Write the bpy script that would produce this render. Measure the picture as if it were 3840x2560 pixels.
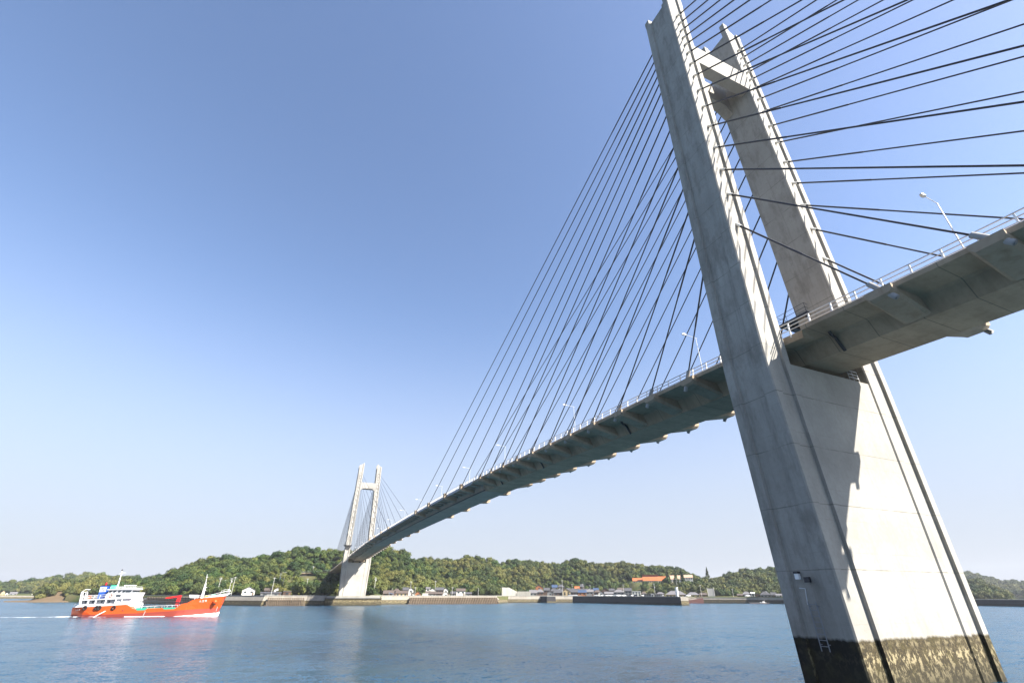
import bpy, bmesh, math, random
import numpy as np
from mathutils import Vector, Matrix, Euler
R = math.radians
scene = bpy.context.scene
for _o in list(bpy.data.objects): bpy.data.objects.remove(_o)
C = scene.collection

# ------------------------------------------------------------------ camera
# world: +X along the bridge away from the viewer, +Y to the viewer's left, Z up, sea level 0, metres
CAM = np.array([-25.9814, 43.1087, 5.5641]); YAW, PITCH, ROLL = -0.4194, 0.4999, 0.0018; FPX = 1739.13
_cy, _sy, _cp, _sp = math.cos(YAW), math.sin(YAW), math.cos(PITCH), math.sin(PITCH)
_f = np.array([_cy*_cp, _sy*_cp, _sp]); _r0 = np.array([_sy, -_cy, 0.0]); _u0 = np.cross(_r0, _f)
_r = _r0*math.cos(ROLL)+_u0*math.sin(ROLL); _u = -_r0*math.sin(ROLL)+_u0*math.cos(ROLL)
cd = bpy.data.cameras.new('camera'); cam = bpy.data.objects.new('camera', cd); C.objects.link(cam)
cd.sensor_width = 36.0; cd.lens = FPX/3840*36.0; cd.clip_start = 0.5; cd.clip_end = 20000
cam.matrix_world = Matrix(((_r[0], _u[0], -_f[0], CAM[0]), (_r[1], _u[1], -_f[1], CAM[1]), (_r[2], _u[2], -_f[2], CAM[2]), (0, 0, 0, 1)))
scene.camera = cam

# ------------------------------------------------------------------ light
SUN_DIR = Vector((1.0, 0.85, -1.18)).normalized()
world = bpy.data.worlds.new('World'); scene.world = world; world.use_nodes = True
wn = world.node_tree; sky = wn.nodes.new('ShaderNodeTexSky'); sky.sky_type = 'NISHITA'; sky.sun_disc = False
sky.sun_elevation = math.asin(-SUN_DIR.z); sky.sun_rotation = math.atan2(-SUN_DIR.x, -SUN_DIR.y) % (2*math.pi)
sky.altitude = 0; sky.air_density = 1.0; sky.dust_density = 1.0; sky.ozone_density = 3.0
bg = wn.nodes['Background']; 
# pale summer air towards the horizon, the same all the way round
_tc = wn.nodes.new('ShaderNodeTexCoord'); _sx = wn.nodes.new('ShaderNodeSeparateXYZ'); wn.links.new(_tc.outputs['Generated'], _sx.inputs[0])
_mr = wn.nodes.new('ShaderNodeMapRange'); _mr.interpolation_type = 'SMOOTHERSTEP'
wn.links.new(_sx.outputs[2], _mr.inputs[0]); _mr.inputs[1].default_value = -0.05; _mr.inputs[2].default_value = 0.60; _mr.inputs[3].default_value = 0.92; _mr.inputs[4].default_value = 0.0
_mx = wn.nodes.new('ShaderNodeMix'); _mx.data_type = 'RGBA'; wn.links.new(_mr.outputs[0], _mx.inputs[0]); 
_tint = wn.nodes.new('ShaderNodeMix'); _tint.data_type = 'RGBA'; _tint.blend_type = 'MULTIPLY'; _tint.inputs[0].default_value = 1.0; wn.links.new(sky.outputs[0], _tint.inputs[6]); _tint.inputs[7].default_value = (1.05, 0.985, 0.985, 1)
wn.links.new(_tint.outputs[2], _mx.inputs[6])
_mx.inputs[7].default_value = (2.36, 2.52, 2.92, 1); wn.links.new(_mx.outputs[2], bg.inputs[0]); bg.inputs[1].default_value = 0.083
ld = bpy.data.lights.new('sun', 'SUN'); ld.energy = 5.0; ld.angle = R(0.53); ld.color = (1.0, 0.95, 0.87)
sun = bpy.data.objects.new('sun', ld); C.objects.link(sun); sun.location = (-200, -170, 250)
sun.rotation_euler = SUN_DIR.to_track_quat('-Z', 'Y').to_euler()
scene.view_settings.view_transform = 'Standard'; scene.view_settings.look = 'None'
scene.view_settings.exposure = 1.7; scene.view_settings.gamma = 1.0
scene.render.engine = 'CYCLES'; scene.cycles.use_denoising = True
scene.cycles.max_bounces = 6; scene.cycles.diffuse_bounces = 3; scene.cycles.caustics_reflective = True; scene.cycles.blur_glossy = 0.6; scene.cycles.sample_clamp_indirect = 6.0; scene.cycles.caustics_refractive = False

# ------------------------------------------------------------------ helpers
rng = np.random.default_rng(7); random.seed(7)
def ray(px, py):
    d = _f + _r*(px-1920)/FPX - _u*(py-1280)/FPX
    return d
def at(px, dist):
    """ground point in the compass direction that photo column px has at the horizon, dist metres from the viewer"""
    d = ray(px, 2230); h = d[:2]/np.hypot(d[0], d[1]); return CAM[:2]+h*dist
def zat(px, py, dist):
    """height of something seen at (px,py) and dist metres away"""
    d = ray(px, py); return CAM[2]+d[2]*dist/np.hypot(d[0], d[1])

class MB:
    def __init__(s): s.v = []; s.f = []
    def add(s, vs, fs):
        n = len(s.v); s.v += [tuple(map(float, p)) for p in vs]; s.f += [tuple(i+n for i in f) for f in fs]; return s
    def box(s, x0, x1, y0, y1, z0, z1, m=None):
        vs = [(x, y, z) for z in (z0, z1) for (x, y) in ((x0, y0), (x1, y0), (x1, y1), (x0, y1))]
        if m is not None: vs = [tuple(m @ Vector(p)) for p in vs]
        return s.add(vs, [(3, 2, 1, 0), (4, 5, 6, 7), (0, 1, 5, 4), (1, 2, 6, 5), (2, 3, 7, 6), (3, 0, 4, 7)])
    def loft(s, rings, caps=True, closed=True):
        n = len(rings[0]); vs = [p for r in rings for p in r]; fs = []
        for k in range(len(rings)-1):
            for i in range(n if closed else n-1):
                j = (i+1) % n; fs.append((k*n+i, k*n+j, (k+1)*n+j, (k+1)*n+i))
        if caps: fs.append(tuple(reversed(range(n)))); fs.append(tuple((len(rings)-1)*n+i for i in range(n)))
        return s.add(vs, fs)
    def tube(s, p, q, r, r2=None, n=8):
        p = Vector(p); q = Vector(q); r2 = r if r2 is None else r2; d = (q-p).normalized()
        a = d.orthogonal().normalized(); b = d.cross(a)
        ring = lambda c, rr: [tuple(c+(a*math.cos(t)+b*math.sin(t))*rr) for t in (2*math.pi*i/n for i in range(n))]
        return s.loft([ring(p, r), ring(q, r2)])
    def path(s, pts, r, n=6):
        for a, b in zip(pts[:-1], pts[1:]): s.tube(a, b, r, n=n)
        return s
    def sphere(s, c, r, n=10, m=7, sz=1.0):
        rings = []
        for j in range(m+1):
            t = math.pi*j/m; rr = max(r*math.sin(t), 0.002)
            rings.append([(c[0]+rr*math.cos(2*math.pi*i/n), c[1]+rr*math.sin(2*math.pi*i/n), c[2]-r*sz*math.cos(t)) for i in range(n)])
        return s.loft(rings)
    def prism(s, poly, a0, a1, axis='x'):
        """poly in the two other axes, extruded along axis"""
        def P(a, u, v): return {'x': (a, u, v), 'y': (u, a, v), 'z': (u, v, a)}[axis]
        return s.loft([[P(a0, u, v) for u, v in poly], [P(a1, u, v) for u, v in poly]])
    def mesh(s, name, mat=None, smooth=False):
        me = bpy.data.meshes.new(name); me.from_pydata(s.v, [], s.f)
        bm = bmesh.new(); bm.from_mesh(me); bmesh.ops.recalc_face_normals(bm, faces=bm.faces); bm.to_mesh(me); bm.free()
        if smooth: me.shade_smooth()
        if mat: me.materials.append(mat)
        return me
    def build(s, name, mat=None, parent=None, smooth=False, loc=None):
        return obj(name, s.mesh(name, mat, smooth), parent, loc)
def obj(name, me, parent=None, loc=None, rot=None, scale=None):
    o = bpy.data.objects.new(name, me); C.objects.link(o)
    if parent: o.parent = parent
    if loc is not None: o.location = loc
    if rot is not None: o.rotation_euler = rot
    if scale is not None: o.scale = scale
    return o
def tag(o, label=None, cat=None, group=None, kind=None):
    for k, v in (('label', label), ('category', cat), ('group', group), ('kind', kind)):
        if v: o[k] = v
    return o
def thing(name, label, cat, loc=(0, 0, 0), rz=0.0, group=None):
    o = bpy.data.objects.new(name, None); C.objects.link(o); o.location = loc; o.rotation_euler = (0, 0, rz)
    o.empty_display_size = 0.5
    return tag(o, label, cat, group)
def copy_tree(o, parent=None):
    c = o.copy(); C.objects.link(c)
    if parent: c.parent = parent
    for ch in o.children: copy_tree(ch, c)
    return c

# ------------------------------------------------------------------ materials
def mat(name, col, rough=0.7, metal=0.0, spec=0.4):
    m = bpy.data.materials.new(name); m.use_nodes = True; b = m.node_tree.nodes['Principled BSDF']
    b.inputs['Base Color'].default_value = (*col, 1); b.inputs['Roughness'].default_value = rough
    b.inputs['Metallic'].default_value = metal; b.inputs['Specular IOR Level'].default_value = spec
    return m
class NT:
    """small node-writing helper"""
    def __init__(s, m): s.t = m.node_tree; s.b = s.t.nodes['Principled BSDF']
    def n(s, kind, **kw):
        x = s.t.nodes.new(kind)
        for k, v in kw.items(): setattr(x, k, v)
        return x
    def l(s, a, b): s.t.links.new(a, b)
    def val(s, sock, v):
        if hasattr(v, 'node'): s.l(v, sock)
        else: sock.default_value = v
    def math(s, op, a, b=0.0, c=None, clamp=False):
        x = s.n('ShaderNodeMath', operation=op, use_clamp=clamp); s.val(x.inputs[0], a); s.val(x.inputs[1], b)
        if c is not None: s.val(x.inputs[2], c)
        return x.outputs[0]
    def pos(s): return s.n('ShaderNodeNewGeometry').outputs['Position']
    def ocoord(s): return s.n('ShaderNodeTexCoord').outputs['Object']
    def sep(s, v): x = s.n('ShaderNodeSeparateXYZ'); s.l(v, x.inputs[0]); return x.outputs
    def scaled(s, v, sc):
        x = s.n('ShaderNodeVectorMath', operation='MULTIPLY'); s.l(v, x.inputs[0]); x.inputs[1].default_value = sc; return x.outputs[0]
    def noise(s, v, scale, detail=4, rough=0.55, out=0):
        x = s.n('ShaderNodeTexNoise'); s.l(v, x.inputs['Vector']); x.inputs['Scale'].default_value = scale
        x.inputs['Detail'].default_value = detail; x.inputs['Roughness'].default_value = rough; return x.outputs[out]
    def ramp(s, f, stops):
        x = s.n('ShaderNodeValToRGB'); s.l(f, x.inputs[0]); e = x.color_ramp.elements
        while len(e) < len(stops): e.new(0.5)
        for i, (p, c) in enumerate(stops):
            e[i].position = p; e[i].color = (*c, 1) if isinstance(c, (tuple, list)) else (c, c, c, 1)
        return x.outputs[0]
    def mix(s, f, a, b, mode='MIX'):
        x = s.n('ShaderNodeMix', data_type='RGBA', blend_type=mode); s.val(x.inputs[0], f)
        for sk, v in ((x.inputs[6], a), (x.inputs[7], b)):
            if hasattr(v, 'node'): s.l(v, sk)
            else: sk.default_value = (*v, 1)
        return x.outputs[2]
    def bump(s, h, strength, dist):
        x = s.n('ShaderNodeBump'); s.l(h, x.inputs['Height']); x.inputs['Strength'].default_value = strength; x.inputs['Distance'].default_value = dist
        s.l(x.outputs[0], s.b.inputs['Normal'])
    def col(s, v): s.l(v, s.b.inputs['Base Color'])

def concrete(name, base, dark, joints=None, tide=None, streak=0.5, patch=False):
    """weathered concrete: cloudy tone, vertical runs, casting joints, tide band (all in world metres)"""
    m = mat(name, base, 0.85, spec=0.25); t = NT(m); P = t.pos(); sx, sy, sz = t.sep(P)
    n1 = t.noise(P, 0.22, 6, 0.6); n2 = t.noise(t.scaled(P, (1.1, 1.1, 0.09)), 1.0, 5, 0.6); n3 = t.noise(P, 3.5, 5, 0.65)
    c = t.mix(t.ramp(n1, [(0.38, 0.0), (0.68, 1.0)]), base, tuple(b*0.80 for b in base))
    c = t.mix(t.math('MULTIPLY', t.ramp(n2, [(0.52, 0.0), (0.72, 1.0)]), streak), c, dark)
    c = t.mix(t.math('MULTIPLY', t.ramp(n3, [(0.45, 0.0), (0.75, 1.0)]), 0.22), c, dark)
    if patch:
        pq = t.noise(t.scaled(P, (0.9, 0.9, 0.30)), 1.0, 7, 0.72); nyp = t.sep(t.n('ShaderNodeNewGeometry').outputs['Normal'])[1]; side_shade = t.math('ADD', 0.16, t.math('MULTIPLY', t.math('ABSOLUTE', nyp), 0.84)); c = t.mix(t.math('MULTIPLY', side_shade, 0.20), c, dark); c = t.mix(t.math('MULTIPLY', side_shade, t.ramp(pq, [(0.48, 0.0), (0.66, 0.6)])), c, tuple(d*0.8 for d in dark))  # side faces toned darker to stand for shade; blotches and runs are stains
        dr = t.noise(t.scaled(P, (2.6, 2.6, 0.05)), 1.0, 4, 0.7); c = t.mix(t.math('MULTIPLY', side_shade, t.ramp(dr, [(0.55, 0.0), (0.75, 0.5)])), c, tuple(d*0.85 for d in dark))
    if joints:
        ph = t.math('FRACT', t.math('DIVIDE', t.math('SUBTRACT', sz, joints[1]), joints[0]))
        ln = t.math('LESS_THAN', t.math('ABSOLUTE', t.math('SUBTRACT', ph, 0.5)), 0.0075)
        wob = t.ramp(t.noise(P, 0.7, 2), [(0.35, 0.15), (0.65, 0.75)])
        c = t.mix(t.math('MULTIPLY', ln, wob), c, tuple(d*0.55 for d in dark))
        ph2 = t.math('FRACT', t.math('MULTIPLY', ph, 2.0)); ln2 = t.math('LESS_THAN', t.math('ABSOLUTE', t.math('SUBTRACT', ph2, 0.5)), 0.011)
        c = t.mix(t.math('MULTIPLY', ln2, t.ramp(t.noise(P, 0.5, 2), [(0.4, 0.0), (0.7, 0.4)])), c, dark)
        lift_tone = t.noise(t.scaled(P, (0.02, 0.02, 1.0/joints[0])), 1.0, 0)
        c = t.mix(t.ramp(lift_tone, [(0.35, 0.0), (0.7, 0.22)]), c, dark)
    if tide:
        z0, z1 = tide
        edge = t.math('ADD', sz, t.math('MULTIPLY', t.math('SUBTRACT', t.noise(t.scaled(P, (1.6, 1.6, 0.35)), 1.0, 4), 0.5), 0.5))
        wet = t.ramp(t.math('DIVIDE', edge, 10.0), [(0.0, 1.0), (z1/10-0.006, 1.0), (z1/10+0.012, 0.0)])
        pale = t.ramp(t.noise(t.scaled(P, (1.5, 1.5, 1.1)), 2.2, 5, 0.68), [(0.50, 0.0), (0.56, 1.0)])
        band = t.ramp(t.math('DIVIDE', edge, 10.0), [(0.0, 0.35), ((z0+0.35)/10, 0.75), ((z0+(z1-z0)*0.66)/10, 1.0), ((z1-0.55)/10, 0.1), ((z1-0.3)/10, 0.55), (z1/10, 0.05)])
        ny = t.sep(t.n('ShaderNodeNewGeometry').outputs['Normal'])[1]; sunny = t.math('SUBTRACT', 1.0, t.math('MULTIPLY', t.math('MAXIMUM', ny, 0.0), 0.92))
        speck = t.mix(sunny, (0.014, 0.012, 0.010), t.ramp(t.noise(P, 9.0, 3, 0.7), [(0.4, (0.030, 0.024, 0.014)), (0.62, (0.080, 0.062, 0.030))]))  # growth on left-facing sides painted near black: shade put into the colour
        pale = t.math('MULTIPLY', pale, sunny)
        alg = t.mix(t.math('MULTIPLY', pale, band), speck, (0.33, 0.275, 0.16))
        alg = t.mix(t.ramp(t.noise(P, 0.9, 3), [(0.5, 0.0), (0.7, 0.35)]), alg, (0.075, 0.062, 0.016))
        alg = t.mix(t.ramp(t.math('DIVIDE', t.math('ADD', sz, t.math('MULTIPLY', t.noise(P, 1.3, 3), 0.8)), 10.0), [(0.03, 0.75), ((z1*0.55)/10, 0.35), ((z1*0.72)/10, 0.0)]), alg, (0.030, 0.027, 0.016))
        c = t.mix(wet, c, alg)
        h = t.math('ADD', t.math('MULTIPLY', n3, 0.15), t.math('MULTIPLY', wet, t.noise(P, 11.0, 4, 0.7)))
        t.bump(h, 0.6, 0.06)
    else:
        t.bump(t.noise(P, 5.0, 5, 0.7), 0.25, 0.03)
    t.col(c); return m

M = {}
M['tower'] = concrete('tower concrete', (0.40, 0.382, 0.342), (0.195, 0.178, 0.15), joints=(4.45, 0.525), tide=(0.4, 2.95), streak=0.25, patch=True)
M['deck'] = concrete('deck concrete', (0.30, 0.275, 0.225), (0.115, 0.10, 0.08), streak=0.6)
M['bracket'] = concrete('bracket concrete', (0.38, 0.30, 0.215), (0.17, 0.105, 0.06), streak=0.5)
M['fascia'] = concrete('kerb concrete', (0.36, 0.35, 0.34), (0.2, 0.19, 0.18), streak=0.7)
M['wall'] = concrete('sea wall concrete', (0.26, 0.235, 0.195), (0.12, 0.105, 0.08), tide=(0.2, 2.5), streak=0.6)
M['caisson'] = concrete('pier base concrete', (0.42, 0.40, 0.36), (0.2, 0.18, 0.14), tide=(0.2, 3.5), streak=0.4)
M['darkwall'] = concrete('dark jetty wall', (0.045, 0.043, 0.045), (0.022, 0.022, 0.022), tide=(0.1, 1.2), streak=0.4)  # near-black tone takes in the shade on the jetty's long side
M['block'] = concrete('revetment concrete', (0.17, 0.13, 0.09), (0.07, 0.05, 0.035), streak=0.4)
M['retwall'] = concrete('retaining wall concrete', (0.28, 0.27, 0.24), (0.18, 0.17, 0.15), streak=0.5)
M['steel'] = concrete('painted steel deck', (0.38, 0.315, 0.25), (0.24, 0.2, 0.15), streak=0.4)
M['steelfascia'] = mat('pale steel fascia', (0.27, 0.28, 0.31), 0.5)
M['cable'] = mat('black cable sheath', (0.012, 0.014, 0.02), 0.45)
M['socket'] = mat('pale cable sleeve', (0.62, 0.61, 0.57), 0.5)
M['oldgalv'] = mat('weathered galvanised steel', (0.22, 0.225, 0.235), 0.6)
M['galv'] = mat('galvanised steel', (0.55, 0.56, 0.57), 0.45, 0.3)
M['whitepaint'] = mat('white paint', (0.80, 0.80, 0.78), 0.4)
M['darksteel'] = mat('dark steel', (0.05, 0.05, 0.055), 0.5, 0.5)
M['asphalt'] = mat('asphalt', (0.05, 0.05, 0.05), 0.9)
M['lampglass'] = mat('lamp lens', (0.55, 0.58, 0.6), 0.2)
M['black'] = mat('black rubber', (0.015, 0.015, 0.015), 0.8)

def foliage(name, a, b, c):
    m = mat(name, a, 0.65, spec=0.2); t = NT(m); P = t.pos()
    info = t.n('ShaderNodeObjectInfo').outputs['Random']
    col = t.mix(t.ramp(info, [(0.1, 0.0), (0.9, 1.0)]), a, b)
    col = t.mix(t.ramp(t.noise(P, 0.016, 4), [(0.44, 0.0), (0.58, 0.9)]), col, c)
    col = t.mix(t.ramp(t.noise(P, 0.9, 2), [(0.3, 0.0), (0.75, 0.5)]), col, tuple(x*0.55 for x in a))
    t.col(col); return m
M['leaf'] = foliage('broadleaf foliage', (0.040, 0.076, 0.016), (0.115, 0.132, 0.028), (0.150, 0.138, 0.038))
M['leafdark'] = foliage('dark evergreen foliage', (0.024, 0.050, 0.014), (0.052, 0.074, 0.019), (0.075, 0.084, 0.024))
M['bark'] = mat('bark', (0.09, 0.07, 0.05), 0.9)

# sea
def sea_material():
    m = mat('sea water', (0.012, 0.055, 0.085), 0.21, spec=0.5); t = NT(m); t.b.inputs['IOR'].default_value = 1.333
    P = t.pos()
    w1 = t.noise(t.scaled(P, (0.95, 0.42, 1)), 1.0, 3, 0.55, 1); w2 = t.noise(t.scaled(P, (4.6, 3.2, 1)), 1.0, 2, 0.6, 1); w3 = t.noise(t.scaled(P, (0.10, 0.045, 1)), 1.0, 2, 0.5, 1)
    calm = t.ramp(t.noise(t.scaled(P, (0.030, 0.010, 1)), 1.0, 4, 0.6), [(0.36, 0.35), (0.64, 1.0)])
    def vm(op, a_, b_):
        x = t.n('ShaderNodeVectorMath', operation=op); t.l(a_, x.inputs[0])
        if hasattr(b_, 'node'): t.l(b_, x.inputs[1])
        else: x.inputs[1].default_value = b_
        return x.outputs[0]
    tilt = None
    for w, amp in ((w1, 0.85), (w2, 1.25), (w3, 0.34)):
        q = vm('MULTIPLY', vm('SUBTRACT', w, (0.5, 0.5, 0.5)), (amp, amp, 0.0)); tilt = q if tilt is None else vm('ADD', tilt, q)
    cv_ = t.n('ShaderNodeCombineXYZ'); [t.l(calm, cv_.inputs[i]) for i in range(3)]
    nrm = vm('NORMALIZE', vm('ADD', vm('MULTIPLY', tilt, cv_.outputs[0]), (0.0, 0.0, 1.0)), (0, 0, 0)); t.l(nrm, t.b.inputs['Normal'])
    tone = t.ramp(t.noise(t.scaled(P, (0.012, 0.006, 1)), 1.0, 3, 0.6), [(0.35, (0.007, 0.046, 0.082)), (0.65, (0.009, 0.053, 0.093))])
    t.col(tone); m.cycles.emission_sampling = 'NONE'
    t.b.subsurface_method = 'BURLEY'; t.b.inputs['Subsurface Weight'].default_value = 1.0; t.b.inputs['Subsurface Radius'].default_value = (0.6, 1.0, 1.0); t.b.inputs['Subsurface Scale'].default_value = 70.0
    return m
M['sea'] = sea_material()
g = MB(); g.add([(-1200, -2000, 0), (3200, -2000, 0), (3200, 2000, 0), (-1200, 2000, 0)], [(0, 1, 2, 3)])
tag(g.build('sea', M['sea']), 'calm blue rippled sea', kind='structure')

# ================================================================== BRIDGE
SPAN = 315.0; H, ZK, WW = 85.2, 23.62, 3.19
def Wz(z): return float(np.interp(z, [-6, 0, ZK, H], [7.6, 7.81, 8.644, 7.537]))
def Dz(z): return float(np.interp(z, [-6, 0, ZK, H], [4.85, 4.8, 4.52, 4.76]))
def leg_ring(z, sg):
    W, D2 = Wz(z), Dz(z)/2; fl, rd, sd = 0.79, 0.26, 0.26; I = W-WW
    half = [(-D2+0.1, W), (-D2+1.12, W), (-D2+1.17, W-sd), (D2-1.05, W-sd), (D2-1.0, W), (D2-0.1, W), (D2, W-0.1),
            (D2, W-fl), (D2-rd, W-fl-0.04), (D2-rd, I+fl+0.04), (D2, I+fl), (D2, I+0.1), (D2-0.1, I),
            (-D2+0.1, I), (-D2, I+0.1), (-D2, I+fl), (-D2+rd, I+fl+0.04), (-D2+rd, W-fl-0.04), (-D2, W-fl), (-D2, W-0.1)]
    return [(x, sg*y, z) for x, y in half]
tower = thing('bridge_tower', 'tall pale concrete H-shaped tower standing in the water, nearest to the viewer', 'bridge tower',
              (0, 0, 0), 0, 'concrete towers of the cable-stayed bridge')
for sg in (1, -1):
    m = MB(); m.loft([leg_ring(z, sg) for z in (-6, 0, 6, 12, 18, ZK, 35, 50, 65, 83.5)])
    W, D2 = Wz(83.5), Dz(83.5)/2; I = W-WW; W2 = W-0.02; I2 = I-0.02
    for s0, s1, c0, c1 in ((-D2, -D2+0.78, -D2+0.26, -D2+0.78), (D2-0.78, D2, D2-0.78, D2-0.26)):
        for (ya, yb, za, zb, x0, x1) in ((W, W-0.79, 84.65, 84.8, s0, s1), (W-0.79, I+0.79, 84.75, 85.9, c0, c1), (I+0.79, I, 86.1, 86.25, s0, s1)):
            m.prism([(sg*ya, 83.49), (sg*ya, za), (sg*yb, zb), (sg*yb, 83.49)], x0+0.004, x1-0.004)
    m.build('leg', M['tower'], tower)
m = MB(); m.loft([[(-Dz(z)/2+0.12, -(Wz(z)-WW+0.15), z), (Dz(z)/2-0.12, -(Wz(z)-WW+0.15), z), (Dz(z)/2-0.12, Wz(z)-WW+0.15, z), (-Dz(z)/2+0.12, Wz(z)-WW+0.15, z)] for z in (-6, 0, 8, 16, ZK-0.02)])
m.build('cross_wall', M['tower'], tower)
for s0, s1, hz in ((-2.33, -0.95, 0.0), (0.95, 2.33, 1.3)):
    m = MB(); yb = Wz(71)-WW+0.12
    pl = [(-yb, 73.2), (yb, 73.2), (yb, 69.3-hz), (yb-0.15, 69.3-hz), (yb-0.15-hz*1.1, 69.3), (-yb+0.15+hz*1.1, 69.3), (-yb+0.15, 69.3-hz), (-yb, 69.3-hz)]
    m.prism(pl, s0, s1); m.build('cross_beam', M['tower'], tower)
# access platform round the back of the right-hand leg
m = MB(); m.box(0.6, 4.3, -9.6, -4.7, 33.2, 33.42); m.box(0.9, 1.1, -9.3, -5, 32.9, 33.2); m.box(3.2, 3.4, -9.3, -5, 32.9, 33.2)
m.build('platform', M['darksteel'], tower)
m = MB(); cs = [(0.65, -4.75), (0.65, -9.55), (4.25, -9.55), (4.25, -4.75), (0.65, -4.75)]
for h in (34.0, 34.55): m.path([(x, y, h) for x, y in cs], 0.025)
for (xa, ya), (xb, yb) in zip(cs[:-1], cs[1:]):
    for k in range(3): m.tube((xa+(xb-xa)*k/3, ya+(yb-ya)*k/3, 33.42), (xa+(xb-xa)*k/3, ya+(yb-ya)*k/3, 34.55), 0.025, n=5)
m.build('platform_rail', M['darksteel'], tower)
for y in (-2.1, 2.1):
    m = MB(); m.box(-0.9, 0.9, y-0.45, y+0.45, ZK-0.05, 24.22); m.build('bearing', M['darksteel'], tower)
m = MB()
for h in (0.35, 0.7, 1.05): m.tube((-2.05, -4.4, ZK+h), (-2.05, -2.9, ZK+h), 0.025)
for y in (-4.35, -3.6, -2.95): m.tube((-2.05, y, ZK-0.05), (-2.05, y, ZK+1.05), 0.025)
m.build('inspection_rail', M['galv'], tower)
far_tower = copy_tree(tower); far_tower.location = (SPAN, 0, 0); far_tower.rotation_euler = (0, 0, math.pi)
far_tower['label'] = 'small distant H-shaped concrete tower on the far shore behind the red ship'
# fittings only on the near tower's shaded side
def lean(s, z, out=0.06): return (s, Wz(z)-0.12+out, z)
m = MB()
for s in (-0.35, 0.25): m.path([lean(s, 2.2, .2), lean(s, 5.2, .2)], 0.035)
for k in range(8): m.tube(lean(-0.35, 2.5+k*0.36, .2), lean(0.25, 2.5+k*0.36, .2), 0.022)
for z in (2.6, 4.9):
    for s in (-0.35, 0.25): m.tube(lean(s, z, -0.02), lean(s, z, .2), 0.025)
m.build('ladder', M['oldgalv'], tower)
m = MB(); m.path([lean(0.45, 5.0, .03), lean(0.3, 6.0, .03), lean(0.75, 6.05, .03)], 0.03); m.build('conduit', M['galv'], tower)
y7 = Wz(7)-0.12
nb = MB().box(0.40, 0.70, y7, y7+0.25, 6.62, 7.0).build('signal_box', M['whitepaint'], tower)
MB().box(0.37, 0.73, y7-0.01, y7+0.29, 7.0, 7.14).build('box_hood', M['darksteel'], nb)
MB().box(-0.35, 0.05, y7, y7+0.22, 6.4, 6.75).build('junction_box', M['darksteel'], tower)

# ---- deck
_ks = [-104, -60, -40, -19, -8, 0, 9, 22, 35, 49, 62, 76, 90, 105, 125, 157.5]
_kz = [22.6, 24.2, 24.95, 25.62, 26.0, 26.35, 26.75, 27.2, 27.68, 28.15, 28.62, 29.05, 29.28, 29.42, 29.54, 29.6]
def zt(s):
    s = min(s, SPAN-s)
    return float(np.mean(np.interp([s-6, s-3, s, s+3, s+6], _ks, _kz)))
def Ed(s):
    d = min(abs(s), abs(s-SPAN)); return float(np.interp(d, [0, 3.9, 4.3, 500], [5.22, 5.22, 6.0, 6.0]))
deck = thing('bridge_deck', 'long arched concrete and steel road deck hung between both towers', 'bridge deck', (157.5, 0, 0))
DK = (-157.5, 0, 0)
Md = M['deck']; t_ = NT(Md)
def deck_joint_material():
    m = concrete('segmental deck concrete', (0.40, 0.305, 0.21), (0.20, 0.145, 0.09), streak=0.45); t = NT(m)
    P = t.pos(); sx, sy, sz = t.sep(P); ph = t.math('FRACT', t.math('DIVIDE', sx, 3.25))
    ln = t.math('LESS_THAN', t.math('ABSOLUTE', t.math('SUBTRACT', ph, 0.5)), 0.012)
    old = t.b.inputs['Base Color'].links[0].from_socket
    run = t.ramp(t.noise(t.scaled(P, (0.5, 0.10, 0.15)), 1.0, 5, 0.65), [(0.48, 0.0), (0.70, 0.75)])
    c = t.mix(t.math('MULTIPLY', run, 0.6), old, (0.15, 0.11, 0.07)); c = t.mix(t.math('MULTIPLY', ln, 0.55), c, (0.08, 0.07, 0.055)); t.col(c); return m
M['deckseg'] = deck_joint_material()
def conc_ring(s):
    z, E = zt(s), Ed(s); fh = 0.40 if E > 5.9 else 0.72
    return [(s, y, z+h) for y, h in ((E, 0), (E, -fh), (3.35, -0.52), (3.1, -0.66), (2.4, -1.96), (-2.4, -1.96), (-3.1, -0.66), (-3.35, -0.52), (-E, -fh), (-E, 0),
            (-E+0.35, 0), (-E+0.35, -0.22), (E-0.35, -0.22), (E-0.35, 0))]
st_near = sorted(set([-140+3*k for k in range(74)]+[-4.4, -3.9, 3.9, 4.4, 80.0])); st_near = [s for s in st_near if s <= 80]
st_far = sorted(SPAN-s for s in st_near if s > -104)
for st in (st_near, st_far): MB().loft([conc_ring(s) for s in st]).build('concrete_girder', M['deckseg'], deck, loc=DK)
def steel_ring(s):
    z = zt(s)
    return [(s, y, z+h) for y, h in ((5.95, -0.1), (5.95, -0.30), (3.5, -0.42), (3.3, -0.6), (2.75, -1.98), (-2.75, -1.98), (-3.3, -0.6), (-3.5, -0.42), (-5.95, -0.30), (-5.95, -0.1))]
st_mid = [80.02]+[83+3*k for k in range(50)]+[234.98]; st_mid = sorted(s for s in st_mid if s <= 234.98)
MB().loft([steel_ring(s) for s in st_mid]).build('steel_girder', M['steel'], deck, loc=DK)
for sg in (1, -1):
    MB().loft([[(s, sg*5.96, zt(s)-0.55), (s, sg*6.04, zt(s)-0.55), (s, sg*6.04, zt(s)+0.06), (s, sg*5.96, zt(s)+0.06)] for s in st_mid]).build('edge_fascia', M['steelfascia'], deck, loc=DK)
    MB().path([(s, sg*2.9, zt(s)-1.80) for s in st_mid[::2]], 0.11).build('service_pipe', M['darksteel'], deck, loc=DK)
fb = MB().prism([(5.9, -0.33), (5.9, -0.62), (3.3, -0.95), (3.3, -0.44)], -0.09, 0.09).mesh('floor_beam', M['steel'])
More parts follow.
